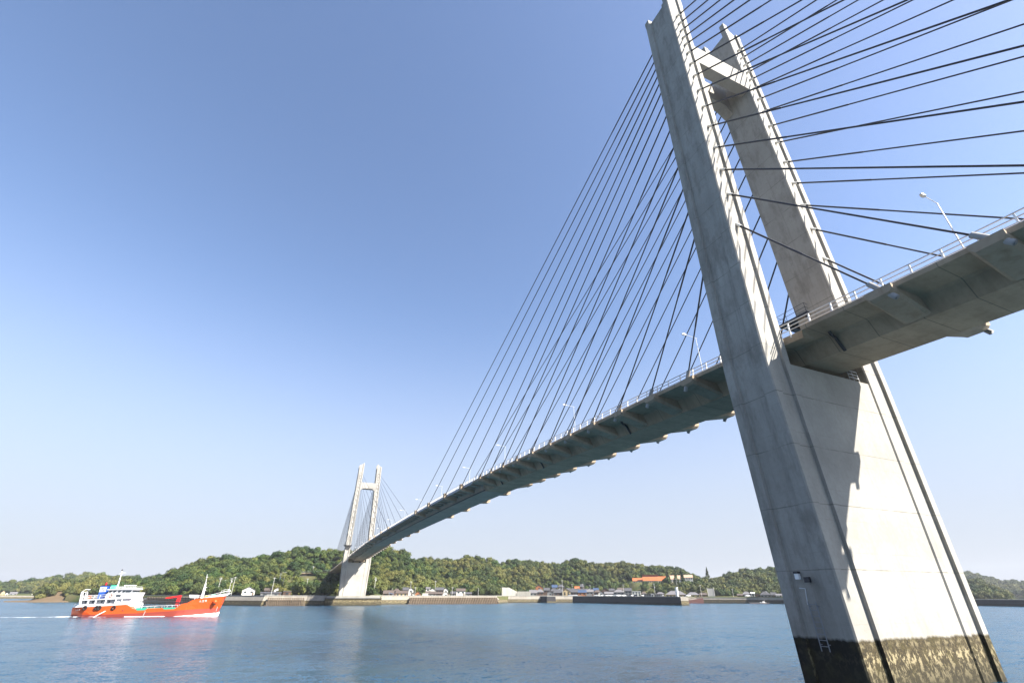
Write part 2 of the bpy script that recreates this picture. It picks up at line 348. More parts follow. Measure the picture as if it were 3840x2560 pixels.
for k in range(44):
    s = 81.7+3.5*k
    for rz in (0, math.pi): obj('floor_beam', fb, deck, (s-157.5, 0, zt(s)), (0, 0, rz))
# railings
RY = 5.18
for sg in (1, -1):
    for h, r in ((0.50, 0.04), (0.86, 0.045), (1.22, 0.05)):
        MB().path([(s, sg*RY, zt(s)+h) for s in st_near[12:]+st_mid[1:-1]+st_far], r).build('rail', M['galv'], deck, loc=DK)
pm = MB(); pm.prism([(-0.10, -0.25), (0.08, -0.25), (0.07, 0.70), (-0.03, 1.25), (-0.10, 1.25), (-0.04, 0.70)], -0.055, 0.055)
post = pm.mesh('rail_post', M['whitepaint'])
farposts = MB()
s = -44.9
while s < 418:
    steel = 80 < s < 235
    for sg in (1, -1):
        if -44 < s < 100: obj('rail_post', post, deck, (s-157.5, sg*RY, zt(s)), (0, 0, 0 if sg > 0 else math.pi))
        else: farposts.box(s-0.05, s+0.05, sg*RY-0.05, sg*RY+0.05, zt(s)-0.2, zt(s)+1.25)
    s += 1.2 if steel else 2.0
tag(farposts.build('rail_posts', M['whitepaint'], deck, loc=DK), kind='stuff')
# drain pipes under the concrete deck
for s in (-5.4, 24.5, 50.5, 70):
    m = MB(); z = zt(s)
    m.path([(s, 3.9, z-0.50), (s+.05, 3.7, z-0.75), (s+.1, 3.1, z-0.95), (s+.1, 2.42, z-2.05)], 0.14); m.build('drain_pipe', M['darksteel'], deck, loc=DK)

# ---- cables
TZ = [39.6, 44.0, 47.8, 51.5, 55.3, 59.05, 62.4, 65.5, 68.2, 70.7, 72.75, 74.5, 76.3, 78.1, 80.1]
MAIN = [8.9, 15.2, 21.7, 28.2, 34.8, 41.3, 47.9, 54.6, 61.2, 67.8, 74.3, 87.2, 101.2, 118.0, 134.2]
SIDE = [-11.0-6.5*k for k in range(15)]
YC = 6.32
cyl = MB().tube((0, 0, 0), (0, 0, 1), 1.0, n=10)
cm_sheath = cyl.mesh('cable_sheath', M['cable'], True); cm_sock = MB().tube((0, 0, 0), (0, 0, 1), 0.9, 1.0, n=12).mesh('tower_sleeve', M['socket'], True)
cm_coll = MB().tube((0, 0, 0), (0, 0, 1), 1.0, n=12).mesh('collar', M['cable'], True)
cm_pipe = MB().tube((0, 0, 0), (0, 0, 1), 1.0, n=14).mesh('anchor_pipe', M['fascia'], True)
bk = MB()
bk.loft([[(x, 3.0, -0.40), (x, 6.04, -0.36), (x, 6.62, -0.24), (x, 6.62, -0.88+t), (x, 6.35, -1.08+t), (x, 5.6, -1.20+t), (x, 2.5, -1.86+t*0.3)] for x, t in ((-0.95, 0.3), (-0.7, 0), (0.7, 0), (0.95, 0.3))])
bk_me = bk.mesh('anchor_bracket', M['bracket'])
bs = MB(); bs.loft([[(x, 3.2, -0.40), (x, 6.06, -0.3), (x, 6.7, -0.1), (x, 6.7, -0.95), (x, 6.2, -1.2), (x, 3.0, -1.4)] for x in (-0.7, 0.7)])
bs.box(-0.6, 0.6, 6.06, 6.7, -0.12, 0.45); bs_me = bs.mesh('anchor_bracket', M['bracket'])
ORD = ['lowest', 'second lowest', 'third lowest', 'fourth lowest', 'fifth lowest', 'sixth lowest', 'seventh lowest', 'middle', 'ninth lowest', 'sixth highest',
       'fifth highest', 'fourth highest', 'third highest', 'second highest', 'topmost']
def align(p, d): return Matrix.Translation(p) @ Vector(d).to_track_quat('Z', 'Y').to_matrix().to_4x4()
def child_at(o, parent, pw, w): o.parent = parent; o.matrix_basis = pw.inverted() @ w
dkw = Matrix.Translation((157.5, 0, 0))
for near in (True, False):
    for sg in (1, -1):
        for arr, fan in ((MAIN, 'main'), (SIDE, 'side')):
            for i, sd in enumerate(arr):
                s = sd if near else SPAN-sd
                tz = TZ[i]; ty = sg*(Wz(tz)-WW/2); face = (Dz(tz)/2-0.26)*(1 if sd > 0 else -1)
                top = Vector((face if near else SPAN-face, ty, tz)); low = Vector((s, sg*YC, zt(s)-0.1))
                d = (top-low); L = d.length; d.normalize(); rm = align(low, d)
                leg = ('left leg' if sg > 0 else 'right leg') if near else ('left leg' if sg > 0 else 'right leg')
                if near: where = 'leftwards to the channel span' if fan == 'main' else 'rightwards to the shore span'
                else: where = 'out to the channel span' if fan == 'main' else 'back to the far shore'
                c = bpy.data.objects.new('stay_cable', None); C.objects.link(c); c.matrix_world = rm; c.empty_display_size = 0.5
                tag(c, '%s black cable from %s tower\'s %s %s' % (ORD[i], 'near' if near else 'far', leg, where), 'stay cable',
                    'stay cables of the %s tower' % ('near' if near else 'far'))
                obj('cable_sheath', cm_sheath, c, (0, 0, 0.2), None, (0.078, 0.078, L-0.3))
                obj('tower_sleeve', cm_sock, c, (0, 0, L-0.75), None, (0.17, 0.17, 0.85))
                if near:
                    obj('collar', cm_coll, c, (0, 0, L-0.95), None, (0.14, 0.14, 0.22))
                    obj('stiff_sheath', cm_sheath, c, (0, 0, L-9.0-0.35*i), None, (0.096, 0.096, 8.2+0.35*i))
                b = obj('anchor_bracket', bk_me if (s < 80 or s > 235) else bs_me, deck)
                bw = Matrix.Translation((s, 0, zt(s))) @ Matrix.Rotation(0 if sg > 0 else math.pi, 4, 'Z')
                child_at(b, deck, dkw, bw)
                pp = obj('anchor_pipe', cm_pipe, b)
                child_at(pp, b, bw, rm @ Matrix.Translation((0, 0, -1.55)) @ Matrix.Diagonal((0.21, 0.21, 2.35, 1)))

# ---- street lamps on the far kerb of the deck
LS = [-13.2, 17.3, 51.9, 87.9, 116.2, 147.3, 178.3, 208.9, 240, 271, 301, 332, 362, 392]
lampwhere = ['beside the near tower, over the shore span at right', 'just left of the near tower', 'second left of the near tower', 'third left of the near tower', 'fourth left of the near tower',
             'fifth left of the near tower', 'sixth left of the near tower', 'seventh left of the near tower', 'fourth before the far tower', 'third before the far tower', 'last before the far tower',
             'first past the far tower', 'second past the far tower', 'third past the far tower']
lp = thing('street_lamp', '', 'street lamp', group='street lamps along the bridge deck')
m = MB(); m.tube((0, 0, 0), (0, 0, 11.6), 0.08, 0.045); m.tube((0, 0, 0), (0, 0, 0.5), 0.16); m.build('pole', M['galv'], lp)
MB().path([(0, -0.25, 11.6), (0, 1.9, 11.72)], 0.035).build('arm', M['galv'], lp)
hd = MB().loft([[(x*w, 1.75+y, 11.72+z*w) for x, z in ((-.16, -.09), (.16, -.09), (.14, .07), (-.14, .07))] for y, w in ((0, .5), (.2, 1), (.6, 1), (.8, .5))]).build('lamp_head', M['galv'], lp)
MB().box(-.1, .1, 2.0, 2.35, 11.60, 11.63).build('lens', M['lampglass'], hd)
for i, s in enumerate(LS):
    o = lp if i == 0 else copy_tree(lp); o.location = (s, -5.65, zt(s)-0.02)
    o['label'] = 'slim street lamp on the deck, '+lampwhere[i]

# ---- approach viaduct and pier base at the far shore
ap = thing('approach_viaduct', 'short concrete approach road curving off behind the far tower onto the hillside', 'viaduct', (419, 0, 0))
cv = [(418.6, 0.0, 22.65), (430, 3, 22.5), (442, 10, 22.2), (451, 21, 21.8), (457, 36, 21.3), (461, 52, 20.8)]
rings = []
for i, (x, y, z) in enumerate(cv):
    a = Vector(cv[max(i-1, 0)]); b = Vector(cv[min(i+1, len(cv)-1)]); dd = (b-a).normalized(); nn = Vector((-dd.y, dd.x, 0)).normalized()
    rings.append([(x-419+nn.x*w, y+nn.y*w, z+h) for w, h in ((6, 0), (6, -0.6), (4, -1.6), (-4, -1.6), (-6, -0.6), (-6, 0))])
MB().loft(rings).build('girder', M['deckseg'], ap)
for k, (x, y, z) in enumerate(cv[1:4]):
    MB().tube((x-419, y, 0), (x-419, y, z-1.5), 1.1, n=12).build('column', M['tower'], ap)
m = MB()
for ring0, ring1 in zip(rings[:-1], rings[1:]):
    for j in (0, 5):
        m.tube(Vector(ring0[j])+Vector((0, 0, .9)), Vector(ring1[j])+Vector((0, 0, .9)), 0.06)
m.build('rail', M['galv'], ap)
cs_ = thing('pier_base', 'broad concrete pier base at the waterline carrying the far tower', 'pier base', (SPAN, 0, 0))
MB().box(-12.5, 12, -16.3, 16.3, -3, 3.7).build('caisson', M['caisson'], cs_)
MB().box(-11.3, 11, -15.6, 15.6, 3.7, 4.95).build('plinth', M['retwall'], cs_)
MB().box(-12.75, 12.2, -16.5, 16.5, 3.45, 3.8).build('ledge', M['darkwall'], cs_)

# ================================================================== LAND
def P1(px, tab): return float(np.interp(px, [a for a, b in tab], [b for a, b in tab]))
SHORE = [(-120, 640), (250, 560), (420, 517), (520, 462), (640, 415), (830, 365), (985, 337), (1150, 337), (1230, 330), (1409, 350), (1430, 369), (1525, 377), (1780, 393),
         (1868, 400), (1905, 448), (2020, 454), (2165, 461), (2300, 462), (2560, 459), (2610, 464), (2800, 469), (2940, 456), (3060, 470), (3300, 480), (3620, 470)]
SIL = [(-120, 2215), (250, 2205), (330, 2163), (480, 2166), (560, 2161), (610, 2146), (660, 2118), (740, 2095), (800, 2090), (880, 2092), (940, 2086), (1000, 2075), (1040, 2061), (1100, 2046), (1150, 2046), (1200, 2052),
       (1290, 2051), (1440, 2046), (1460, 2053), (1490, 2058), (1520, 2075), (1530, 2091), (1580, 2091), (1650, 2098), (1690, 2092), (1702, 2098), (1750, 2083), (1800, 2090), (1830, 2092), (1860, 2104),
       (1940, 2098), (1980, 2099), (2060, 2112), (2100, 2108), (2160, 2089), (2185, 2091), (2230, 2107), (2300, 2106), (2370, 2101), (2450, 2115), (2510, 2122), (2545, 2118), (2600, 2140), (2650, 2166),
       (2680, 2164), (2710, 2159), (2760, 2149), (2850, 2133), (2900, 2125), (3000, 2112), (3300, 2120), (3620, 2150)]
RIDGE = [(-120, 760), (300, 640), (560, 600), (700, 560), (1200, 520), (1500, 545), (1700, 600), (2100, 640), (2400, 640), (2640, 640), (2700, 700), (3620, 760)]
FLAT = [(-120, 12), (420, 14), (830, 18), (860, 45), (985, 48), (1060, 22), (1230, 60), (1360, 65), (1420, 50), (1700, 50), (1750, 34), (1790, 26), (1860, 30), (1990, 30), (2010, 98), (2330, 92), (2400, 46), (2580, 44), (2640, 30), (2760, 30), (2800, 55), (2940, 55), (3620, 40)]
_nz = rng.uniform(0, 6.28, 16)
def wob(x, y): return (math.sin(x*0.031+_nz[0]+1.3*math.sin(y*0.021+_nz[1]))+math.sin(y*0.043+_nz[2]+1.1*math.sin(x*0.027))+0.5*math.sin(x*0.09+y*0.07+_nz[3]))/2.5
def px_of(x, y):
    d = np.array([x, y, CAM[2]])-CAM; zc = d@_f; return 1920+FPX*(d@_r)/zc
def land_h(px, d):
    s, r, f = P1(px, SHORE), P1(px, RIDGE), P1(px, FLAT)
    hr = zat(px, P1(px, SIL), r)-5.5; base = 4.75; x, y = at(px, d)
    if d <= s+f: return base
    if d <= r:
        t = (d-s-f)/(r-s-f); h = base+(hr-base)*(0.55*t+0.45*t*t*(3-2*t)); h += (2.2*wob(x, y)+5.5*wob(x*0.8+300, y*0.8))*math.sin(math.pi*t)*min(1, hr/25)
        if 1030 < px < 1250:          # road bench below the bridge end
            k = min(1, (px-1030)/25, (1250-px)/15); b = 18.6+1.6*min(1, max(0, px-1060)/150)
            hb = base+(b-base)*min(1, max(0, d-405)/62) if d < 482 else max(b, b+(h-b)*min(1, (d-482)/40))
            h = h*(1-k)+hb*k
        if 2340 < px < 2660:          # school terrace
            k = min(1, (px-2340)/40, (2660-px)/40); b = zat(px, 2182, 560)
            hb = base+(b-base)*min(1, max(0, d-s-f)/(555-s-f)) if d < 580 else b+(hr-b)*min(1, (d-580)/60)
            h = h*(1-k)+hb*k
        return h
    return hr*math.exp(-((d-r)/180)**2)+2*wob(x, y)
grass = mat('hillside ground', (0.11, 0.12, 0.045), 0.95, spec=0.1); t = NT(grass); P = t.pos()
def near_spot(c, r):
    x = t.n('ShaderNodeVectorMath', operation='DISTANCE'); t.l(P, x.inputs[0]); x.inputs[1].default_value = c; return t.math('LESS_THAN', t.math('ADD', x.outputs['Value'], t.math('MULTIPLY', t.noise(P, 0.08, 3), 14.0)), r+7.0)
b1, b2 = at(1140, 440), at(2490, 548)
open_ = t.math('MAXIMUM', near_spot((b1[0], b1[1], 14), 50), near_spot((b2[0], b2[1], 18), 48)); low = t.math('LESS_THAN', t.sep(P)[2], 6.0); open_ = t.math('MAXIMUM', open_, low)
gcol = t.mix(t.ramp(t.noise(P, 0.12, 5, 0.65), [(0.4, 0.0), (0.65, 1.0)]), (0.050, 0.066, 0.020), (0.105, 0.09, 0.042))
t.col(t.mix(open_, (0.018, 0.026, 0.010), gcol)); t.bump(t.noise(P, 1.5, 4, 0.7), 0.6, 0.3)
M['grass'] = grass
def polar_land(name, label, pxs, prof, m):
    """terrain sheet: prof(px) -> list of (dist, height)"""
    rings = []
    for px in pxs: rings.append([(*at(px, d), h) for d, h in prof(px)])
    o = MB().loft(rings, caps=False, closed=False).build(name, m, smooth=True); return tag(o, label, kind='structure')
def main_prof(px):
    s = P1(px, SHORE); ds = [s+1.5]+list(np.linspace(s+1.6, s+80, 16))+list(np.linspace(s+90, P1(px, RIDGE)+4, 22))+list(np.linspace(P1(px, RIDGE)+20, P1(px, RIDGE)+330, 8))
    return [(s+1.4, -3.0)]+[(d, land_h(px, d)) for d in ds]
polar_land('hillside', 'wooded green hillside behind the far shore', np.arange(250, 3620, 14), main_prof, M['grass'])
# far hills
FARL = [(-260, 2198), (0, 2184), (60, 2180), (120, 2172), (150, 2168), (190, 2162), (250, 2155), (310, 2153), (360, 2155), (400, 2158), (460, 2164), (520, 2168), (620, 2175), (760, 2190)]
def farl(px):
    z = zat(px, P1(px, FARL), 1240)-6
    return [(1062, -3), (1064, 4), (1090, 5)]+[(1090+150*t, 5+(z-5)*(t**0.8)+2*wob(px, 90*t)*math.sin(3.14*t)) for t in np.linspace(0.1, 1, 12)]+[(1300, z*0.9), (1500, 3)]
polar_land('hillside', 'low far wooded hill at the left end of the strait', np.arange(-240, 760, 14), farl, M['grass'])
FR1 = [(3400, 2190), (3560, 2168), (3620, 2172), (3660, 2169), (3690, 2170), (3715, 2180), (3755, 2200), (3785, 2228), (3800, 2240)]
def fr1(px):
    z = max(zat(px, P1(px, FR1), 780)-5.5, 0.4)
    return [(640, -3), (642, 2)]+[(642+138*t, 1+(z-1)*(t**0.8)) for t in np.linspace(0.1, 1, 10)]+[(860, z*.8), (1000, -2)]
polar_land('hillside', 'dark green wooded knoll right of the near tower', np.arange(3400, 3800, 8), fr1, M['grass'])
FR2 = [(3400, 2120), (3610, 2133), (3650, 2142), (3700, 2155), (3750, 2164), (3775, 2177), (3800, 2180), (3815, 2176), (3840, 2179), (3900, 2184), (4100, 2200)]
def fr2(px):
    z = zat(px, P1(px, FR2), 1500)-6
    return [(1200, -3), (1202, 3)]+[(1202+298*t, 3+(z-3)*(t**0.8)+3*wob(px*2, 200*t)*math.sin(3.14*t)) for t in np.linspace(0.08, 1, 12)]+[(1620, z*.8), (1900, -2)]
polar_land('hillside', 'distant bluish wooded ridge at the right edge', np.arange(3400, 4100, 14), fr2, M['grass'])
# headland at the left
HS = [(24, 0.2), (60, 0.9), (110, 1.5), (140, 2.5), (170, 3.4), (230, 4.0), (300, 4.5), (360, 5)]
def headp(px):
    q = P1(px, HS); k = min(1, max(0, (px-120)/60)); d0 = 585-30*min(1, max(0, (px-24)/110))
    return [(d0, -1.0), (d0+3, 0.15*q+0.1), (d0+14, 0.4*q), (d0+22, 0.55*q+0.2)]+[(d0+22+40*t, 0.55*q+8*k*t) for t in (0.2, 0.5, 1)]+[(d0+90, 0.5*q+7*k), (d0+130, -2)]
rock = concrete('shore rock', (0.13, 0.09, 0.05), (0.06, 0.05, 0.03), streak=0.3); M['rock'] = rock
polar_land('headland', 'low brown rocky point at the far left shore', np.arange(24, 372, 8), headp, rock)

# ---- sea walls
def wall_run(name, label, cat, pts, top, m, batter=1.6, cap=True, thick=1.2, group=None):
    o = thing(name, label, cat, (pts[0][0], pts[0][1], 0), 0, group); x0, y0 = pts[0]; rings = []; cr = []
    for i, p in enumerate(pts):
        a = np.array(pts[max(i-1, 0)]); b = np.array(pts[min(i+1, len(pts)-1)]); d = (b-a)/np.linalg.norm(b-a); n = np.array([-d[1], d[0]])
        if n @ (np.array(p)-CAM[:2]) < 0: n = -n
        q = lambda w, z: (p[0]-x0+n[0]*w, p[1]-y0+n[1]*w, z)
        rings.append([q(-0.2, -2), q(0, 0.2), q(batter*0.45, 2.6), q(batter, top-0.45), q(batter+thick, top-0.45), q(batter+thick, -2)])
        cr.append([q(batter-0.15, top-0.44), q(batter-0.15, top), q(batter+0.45, top), q(batter+0.45, top-0.44)])
    MB().loft(rings).build('wall_face', m, o)
    if cap: MB().loft(cr).build('coping', M['retwall'], o)
    return o
W_ = [tuple(at(px, P1(px, SHORE)-2.2)) for px in (300, 420, 520, 640, 740, 830, 900, 985, 1070, 1150, 1215)]
wall_run('sea_wall', 'long weathered concrete sea wall left of the far tower, behind the ship', 'sea wall', W_, 5.25, M['wall'], 2.2)
W_ = [tuple(at(px, P1(px, SHORE)-2.2)) for px in (1400, 1430, 1480, 1525, 1650, 1780, 1868, 1905, 1950, 2020, 2090, 2150, 2185)]
wall_run('sea_wall', 'pale concrete sea wall right of the far tower below the village', 'sea wall', W_, 5.25, M['wall'], 2.0)
W_ = [tuple(at(px, P1(px, SHORE)-2.0)) for px in (2185, 2300, 2430, 2560, 2610, 2700, 2800, 2870, 2940, 3000, 3060)]
wall_run('quay_wall', 'low pinkish stained harbour quay wall beyond the dark jetty', 'quay wall', W_, 4.2, M['wall'], 0.5)
def jetty(label, a, b, wid, top, name='jetty'):
    a = np.array(a, float); b = np.array(b, float); o = thing(name, label, 'jetty', (a[0], a[1], 0)); d = (b-a); L = np.hypot(*d); d /= L; n = np.array([-d[1], d[0]])
    o.rotation_euler = (0, 0, math.atan2(d[1], d[0]))
    MB().loft([[(x, -wid/2-0.5, -3), (x, -wid/2, top-0.3), (x, wid/2, top-0.3), (x, wid/2+0.5, -3)] for x in (0, L)]).build('wall_face', M['darkwall'], o)
    MB().box(-0.1, L+0.1, -wid/2+0.1, wid/2-0.1, top-0.3, top).build('coping', M['retwall'], o)
    return o
jt = jetty('long dark-sided jetty with a pale end face, at harbour in the middle distance', (364, -190.5), (242, -198), 6.0, 4.9)
MB().box(122.6, 123.4, -3.3, 3.3, -2.9, 4.55).build('end_face', M['wall'], jt)  # sunlit end painted as a paler concrete than the sides
jetty('short square dark jetty head projecting from the pale sea wall', (385, -168.5), (362, -166), 7.5, 4.9)
jetty('dark low breakwater at the right edge behind the near tower', (205, -392), (70, -352), 8, 3.7)
# stepped block revetments in front of the wall
def revet(label, px0, px1, rows, nb, off=3.2):
    a = np.array(at(px0, P1(px0, SHORE)-off)); b = np.array(at(px1, P1(px1, SHORE)-off)); d = b-a; L = np.hypot(*d); d /= L
    n = np.array([-d[1], d[0]]);
    if n @ (a-CAM[:2]) > 0: n = -n
    o = thing('block_revetment', label, 'revetment', (a[0], a[1], 0)); m = MB(); bw = L/nb
    for r in range(rows):
        z = 3.7-r*0.92
        for k in range(nb+int(r*0.5)):
            pxk = px0+(px1-px0)*(k+0.5*(r % 2)-r*0.25)/nb
            p = np.array(at(pxk, P1(pxk, SHORE)-off+0.2-r*0.8)); q = np.array(at(pxk+2, P1(pxk+2, SHORE)-off+0.2-r*0.8)); ang = math.atan2(q[1]-p[1], q[0]-p[0]); p = p-a
            mm = Matrix.Translation((p[0], p[1], z)) @ Matrix.Rotation(ang, 4, 'Z'); h = bw*0.37
            m.box(-h, h, -0.9, 1.1, -0.30, 0.32, mm); m.box(-h*0.45, h*0.45, -0.8, 1.0, -0.72, -0.28, mm)
    tag(m.build('blocks', M['block'], o), kind='stuff')
    return o
revet('stepped bank of brown concrete blocks left of the far tower', 1010, 1148, 5, 17)
revet('long stepped bank of concrete blocks right of the far tower', 1540, 1868, 5, 52)
revet('stepped bank of concrete blocks behind the red ship', 560, 800, 5, 40)

# ---- trees
def crown_mesh(name, m, seed, rad, hgt, lobes, leaf, per, conical=False):
    g = np.random.default_rng(seed); V = []; F = []; n = 0
    for L in range(lobes):
        if conical:
            tt = (L+0.5)/lobes; a = g.uniform(0, 6.28); rr = rad*(1-tt)*0.6; c = np.array([rr*math.cos(a), rr*math.sin(a), hgt*(0.12+0.85*tt)]); lr = np.array([rad*(1.1-tt)*0.6]*2+[hgt*0.13])
        else:
            a = g.uniform(0, 6.28); e = g.uniform(-0.35, 1.0); q = g.uniform(0.35, 0.8)
            c = np.array([rad*q*math.cos(a)*math.cos(e), rad*q*math.sin(a)*math.cos(e), hgt*0.55+hgt*0.36*math.sin(e)*q*1.4]); lr = np.array([rad*0.46, rad*0.46, hgt*0.24])*g.uniform(0.8, 1.2)
        for k in range(per):
            u = g.normal(size=3); u /= np.linalg.norm(u); u[2] = abs(u[2])*0.9-0.25 if g.random() < 0.75 else u[2]; u /= np.linalg.norm(u)
            p = c+lr*u*g.uniform(0.82, 1.08); nn = u+g.normal(size=3)*0.16; nn /= np.linalg.norm(nn)
            t1 = np.cross(nn, g.normal(size=3)); t1 /= np.linalg.norm(t1); t2 = np.cross(nn, t1); s1 = leaf*g.uniform(0.55, 1.25); s2 = s1*g.uniform(0.6, 1.0)
            V += [p+t1*s1, p+t2*s2+nn*0.1, p-t1*s1, p-t2*s2+nn*0.1]; F.append((n, n+1, n+2, n+3)); n += 4
    me = bpy.data.meshes.new(name); me.from_pydata([tuple(v) for v in V], [], F); me.materials.append(m); return me
KINDS = [('broadleaf_tree', crown_mesh('crown', M['leaf'], 1, 3.6, 7.5, 11, 0.46, 62), 3.0), ('broadleaf_tree', crown_mesh('crown', M['leaf'], 2, 3.3, 6.4, 10, 0.44, 62), 2.6),
         ('broadleaf_tree', crown_mesh('crown', M['leafdark'], 3, 3.9, 8.0, 12, 0.46, 62), 3.2), ('broadleaf_tree', crown_mesh('crown', M['leafdark'], 4, 3.2, 7.8, 10, 0.45, 62), 3.0),
         ('broadleaf_tree', crown_mesh('crown', M['leaf'], 5, 4.3, 7.0, 13, 0.46, 62), 2.8)]
trunk_me = MB().tube((0, 0, -1), (0.1, 0, 4.2), 0.28, 0.14, n=7).tube((0.05, 0, 2.4), (1.2, 0.5, 4.6), 0.12, 0.05, n=5).tube((0.05, 0, 2.7), (-1.0, -0.6, 4.7), 0.12, 0.05, n=5).mesh('trunk', M['bark'])
conif = crown_mesh('crown', M['leafdark'], 9, 2.4, 11, 16, 0.55, 26, True)
# where woodland grows: (px, dist) -> accept
def wooded(px, d):
    s, f = P1(px, SHORE), P1(px, FLAT)
    if d < s+f+2: return False
    if 1045 < px < 1240 and d < 486: return rng.random() < (0.75 if (1150 < px < 1215 and 385 < d < 425) or (1075 < px < 1160 and 372 < d < 410) else 0.22)
    if 1575 < px < 1650 and s+f+18 < d < s+f+50: return rng.random() < 0.35
    if 2350 < px < 2625 and 505 < d < 588: return d < 540 and rng.random() < 0.55
    if 1985 < px < 2340 and d < s+f+10: return False
    return True
pts = []
def scatter(px0, px1, prof_h, d0f, d1f, step, test, zmin=1.2):
    a0 = px0
    while a0 < px1:
        d = d0f(a0)+rng.uniform(0, step)
        while d < d1f(a0):
            px = a0+rng.uniform(-1, 1)*FPX*step*0.55/d
            if test(px, d):
                h = prof_h(px, d)
                if h > zmin: x, y = at(px, d); pts.append((d, px, x, y, h))
            d += step*rng.uniform(0.75, 1.25)
        a0 += FPX*step*1.25/ (d0f(a0)+80)
def lh(px, d): return land_h(px, d)
scatter(300, 3060, lh, lambda p: P1(p, SHORE)+6, lambda p: P1(p, RIDGE)+14, 4.6, wooded, 4.0)
def interp_prof(pf):
    def h(px, d): q = pf(px); return float(np.interp(d, [a for a, b in q], [b for a, b in q]))
    return h
scatter(-130, 640, interp_prof(farl), lambda p: 1085, lambda p: 1255, 9.5, lambda px, d: d > 1105 or (px > 80 and px < 300 and rng.random() < .3), 4.0)
scatter(3560, 3795, interp_prof(fr1), lambda p: 645, lambda p: 800, 7.5, lambda px, d: True, 1.4)
scatter(3560, 3900, interp_prof(fr2), lambda p: 1205, lambda p: 1520, 11, lambda px, d: True, 3.2)
scatter(148, 372, interp_prof(headp), lambda p: 582, lambda p: 640, 5.0, lambda px, d: not (196 < px < 236 and d < 600), 1.0)
pts.sort()
view = [p for p in pts if -20 < p[1] < 2960 or p[1] > 3580]
NI = 230
single, mass = view[:NI], view[NI:]+[p for p in pts if not (-20 < p[1] < 2960 or p[1] > 3580)]
ZONES = [(300, 'on the low headland at the far left'), (420, "behind the ship's stern house"), (520, "behind the ship's bridge"), (620, "behind the ship's red deck crane"), (760, "behind the ship's foremast"), (880, "just right of the ship's bow"),
         (960, 'behind the two-storey white-gabled house'), (1050, 'behind the low white gable end'), (1120, 'on the grass bank left of the far tower'), (1245, 'below the road to the bridge end'), (1470, "close by the far tower's right side"),
         (1560, 'behind the beige and brown houses'), (1690, 'behind the cluster of white gables'), (1790, 'above the lone white house'), (1880, 'left of the tall retaining wall'), (1950, 'on top of the tall retaining wall'), (2060, 'above the lower retaining wall'),
         (2150, 'behind the cream house'), (2260, 'behind the blue-roofed orange house'), (2345, 'behind the wide pale hipped roof'), (2420, 'above the white waterfront building'), (2520, 'below the orange-roofed school'), (2640, 'below the pale school roofs'),
         (2760, 'above the concrete stairway'), (9999, 'above the quay houses')]
def zone(px):
    for lim, w in ZONES:
        if px < lim: return w
tproto = {}
def add_tree(k, x, y, z, sc, rz, label, group, cm=None, name='broadleaf_tree'):
    o = thing(name, label, 'tree', (x, y, z), rz, group); o.scale = (sc, sc, sc*rng.uniform(0.85, 1.15))
    c = obj('crown', cm or KINDS[k][1], o, (0, 0, 0)); obj('trunk', trunk_me, o); return c
crowns = [None]*5
for i, (d, px, x, y, h) in enumerate(single):
    k = i if i < 5 else int(rng.integers(0, 5)); tone = 'dark green' if k in (2, 3) else 'light green'
    sc = rng.uniform(0.6, 1.15); size = 'large' if sc > 1.0 else 'mid-sized' if sc > 0.8 else 'small'
    c = add_tree(k, x, y, h-1.6, sc, rng.uniform(0, 6.28), '%s %s leafy tree %s' % (size, tone, zone(px)), '%s %s trees %s' % (size, tone, zone(px)))
    if i < 5: crowns[i] = c
# a few trees that stand out on their own
x, y = at(845, 575); add_tree(1, x, y, land_h(845, 575)-2.5, 1.75, 1.0, 'single broad round tree standing above the ridge line on the left', None)
for px, dd, sc, lb in ((2515, 540, 1.25, 'left of three dark pointed cypress trees before the orange-roofed school'), (2545, 538, 1.3, 'middle of three dark pointed cypress trees before the orange-roofed school'), (2568, 541, 1.2, 'right of three dark pointed cypress trees before the orange-roofed school')):
    x, y = at(px, dd); add_tree(0, x, y, zat(px, 2196, dd)-3, sc*1.25, px, lb, 'cypress trees by the school', conif, 'cypress_tree')
x, y = at(2667, 690); add_tree(0, x, y, zat(2667, 2170, 690), 1.1, 2.0, 'small dark pine on the saddle between the two hills', None, conif, 'pine_tree')
# the rest of the wood: one mass, instancing the same crowns
fm = bpy.data.meshes.new('woodland'); fm.from_pydata([(p[2], p[3], p[4]-1.7) for p in mass], [], [])
n_ = len(mass); far = np.array([p[0] for p in mass])
for nm, ty, dat in (('scl', 'FLOAT', rng.uniform(0.55, 0.95, n_)*np.where(rng.random(n_) < 0.18, 1.35, 1.0)*np.where(far > 1000, 1.45, 1.0)), ('rot', 'FLOAT', rng.uniform(0, 6.28, n_)), ('pick', 'INT', rng.integers(0, 5, n_))):
    fm.attributes.new(nm, ty, 'POINT').data.foreach_set('value', dat.astype(np.int32 if ty == 'INT' else np.float32))
wood = tag(obj('woodland', fm), 'dense mixed green woodland covering the hills', kind='stuff')
ng = bpy.data.node_groups.new('plant woodland', 'GeometryNodeTree'); ng.interface.new_socket('Geometry', in_out='INPUT', socket_type='NodeSocketGeometry'); ng.interface.new_socket('Geometry', in_out='OUTPUT', socket_type='NodeSocketGeometry')
gi = ng.nodes.new('NodeGroupInput'); go = ng.nodes.new('NodeGroupOutput'); jn = ng.nodes.new('GeometryNodeJoinGeometry'); ip = ng.nodes.new('GeometryNodeInstanceOnPoints')
for c in crowns:
    oi = ng.nodes.new('GeometryNodeObjectInfo'); oi.transform_space = 'ORIGINAL'; oi.inputs['Object'].default_value = c; oi.inputs['As Instance'].default_value = True
    ng.links.new(oi.outputs['Geometry'], jn.inputs[0])
def attr(nm, ty):
    a = ng.nodes.new('GeometryNodeInputNamedAttribute'); a.data_type = ty; a.inputs['Name'].default_value = nm; return [o for o in a.outputs if o.enabled and o.name == 'Attribute'][0]
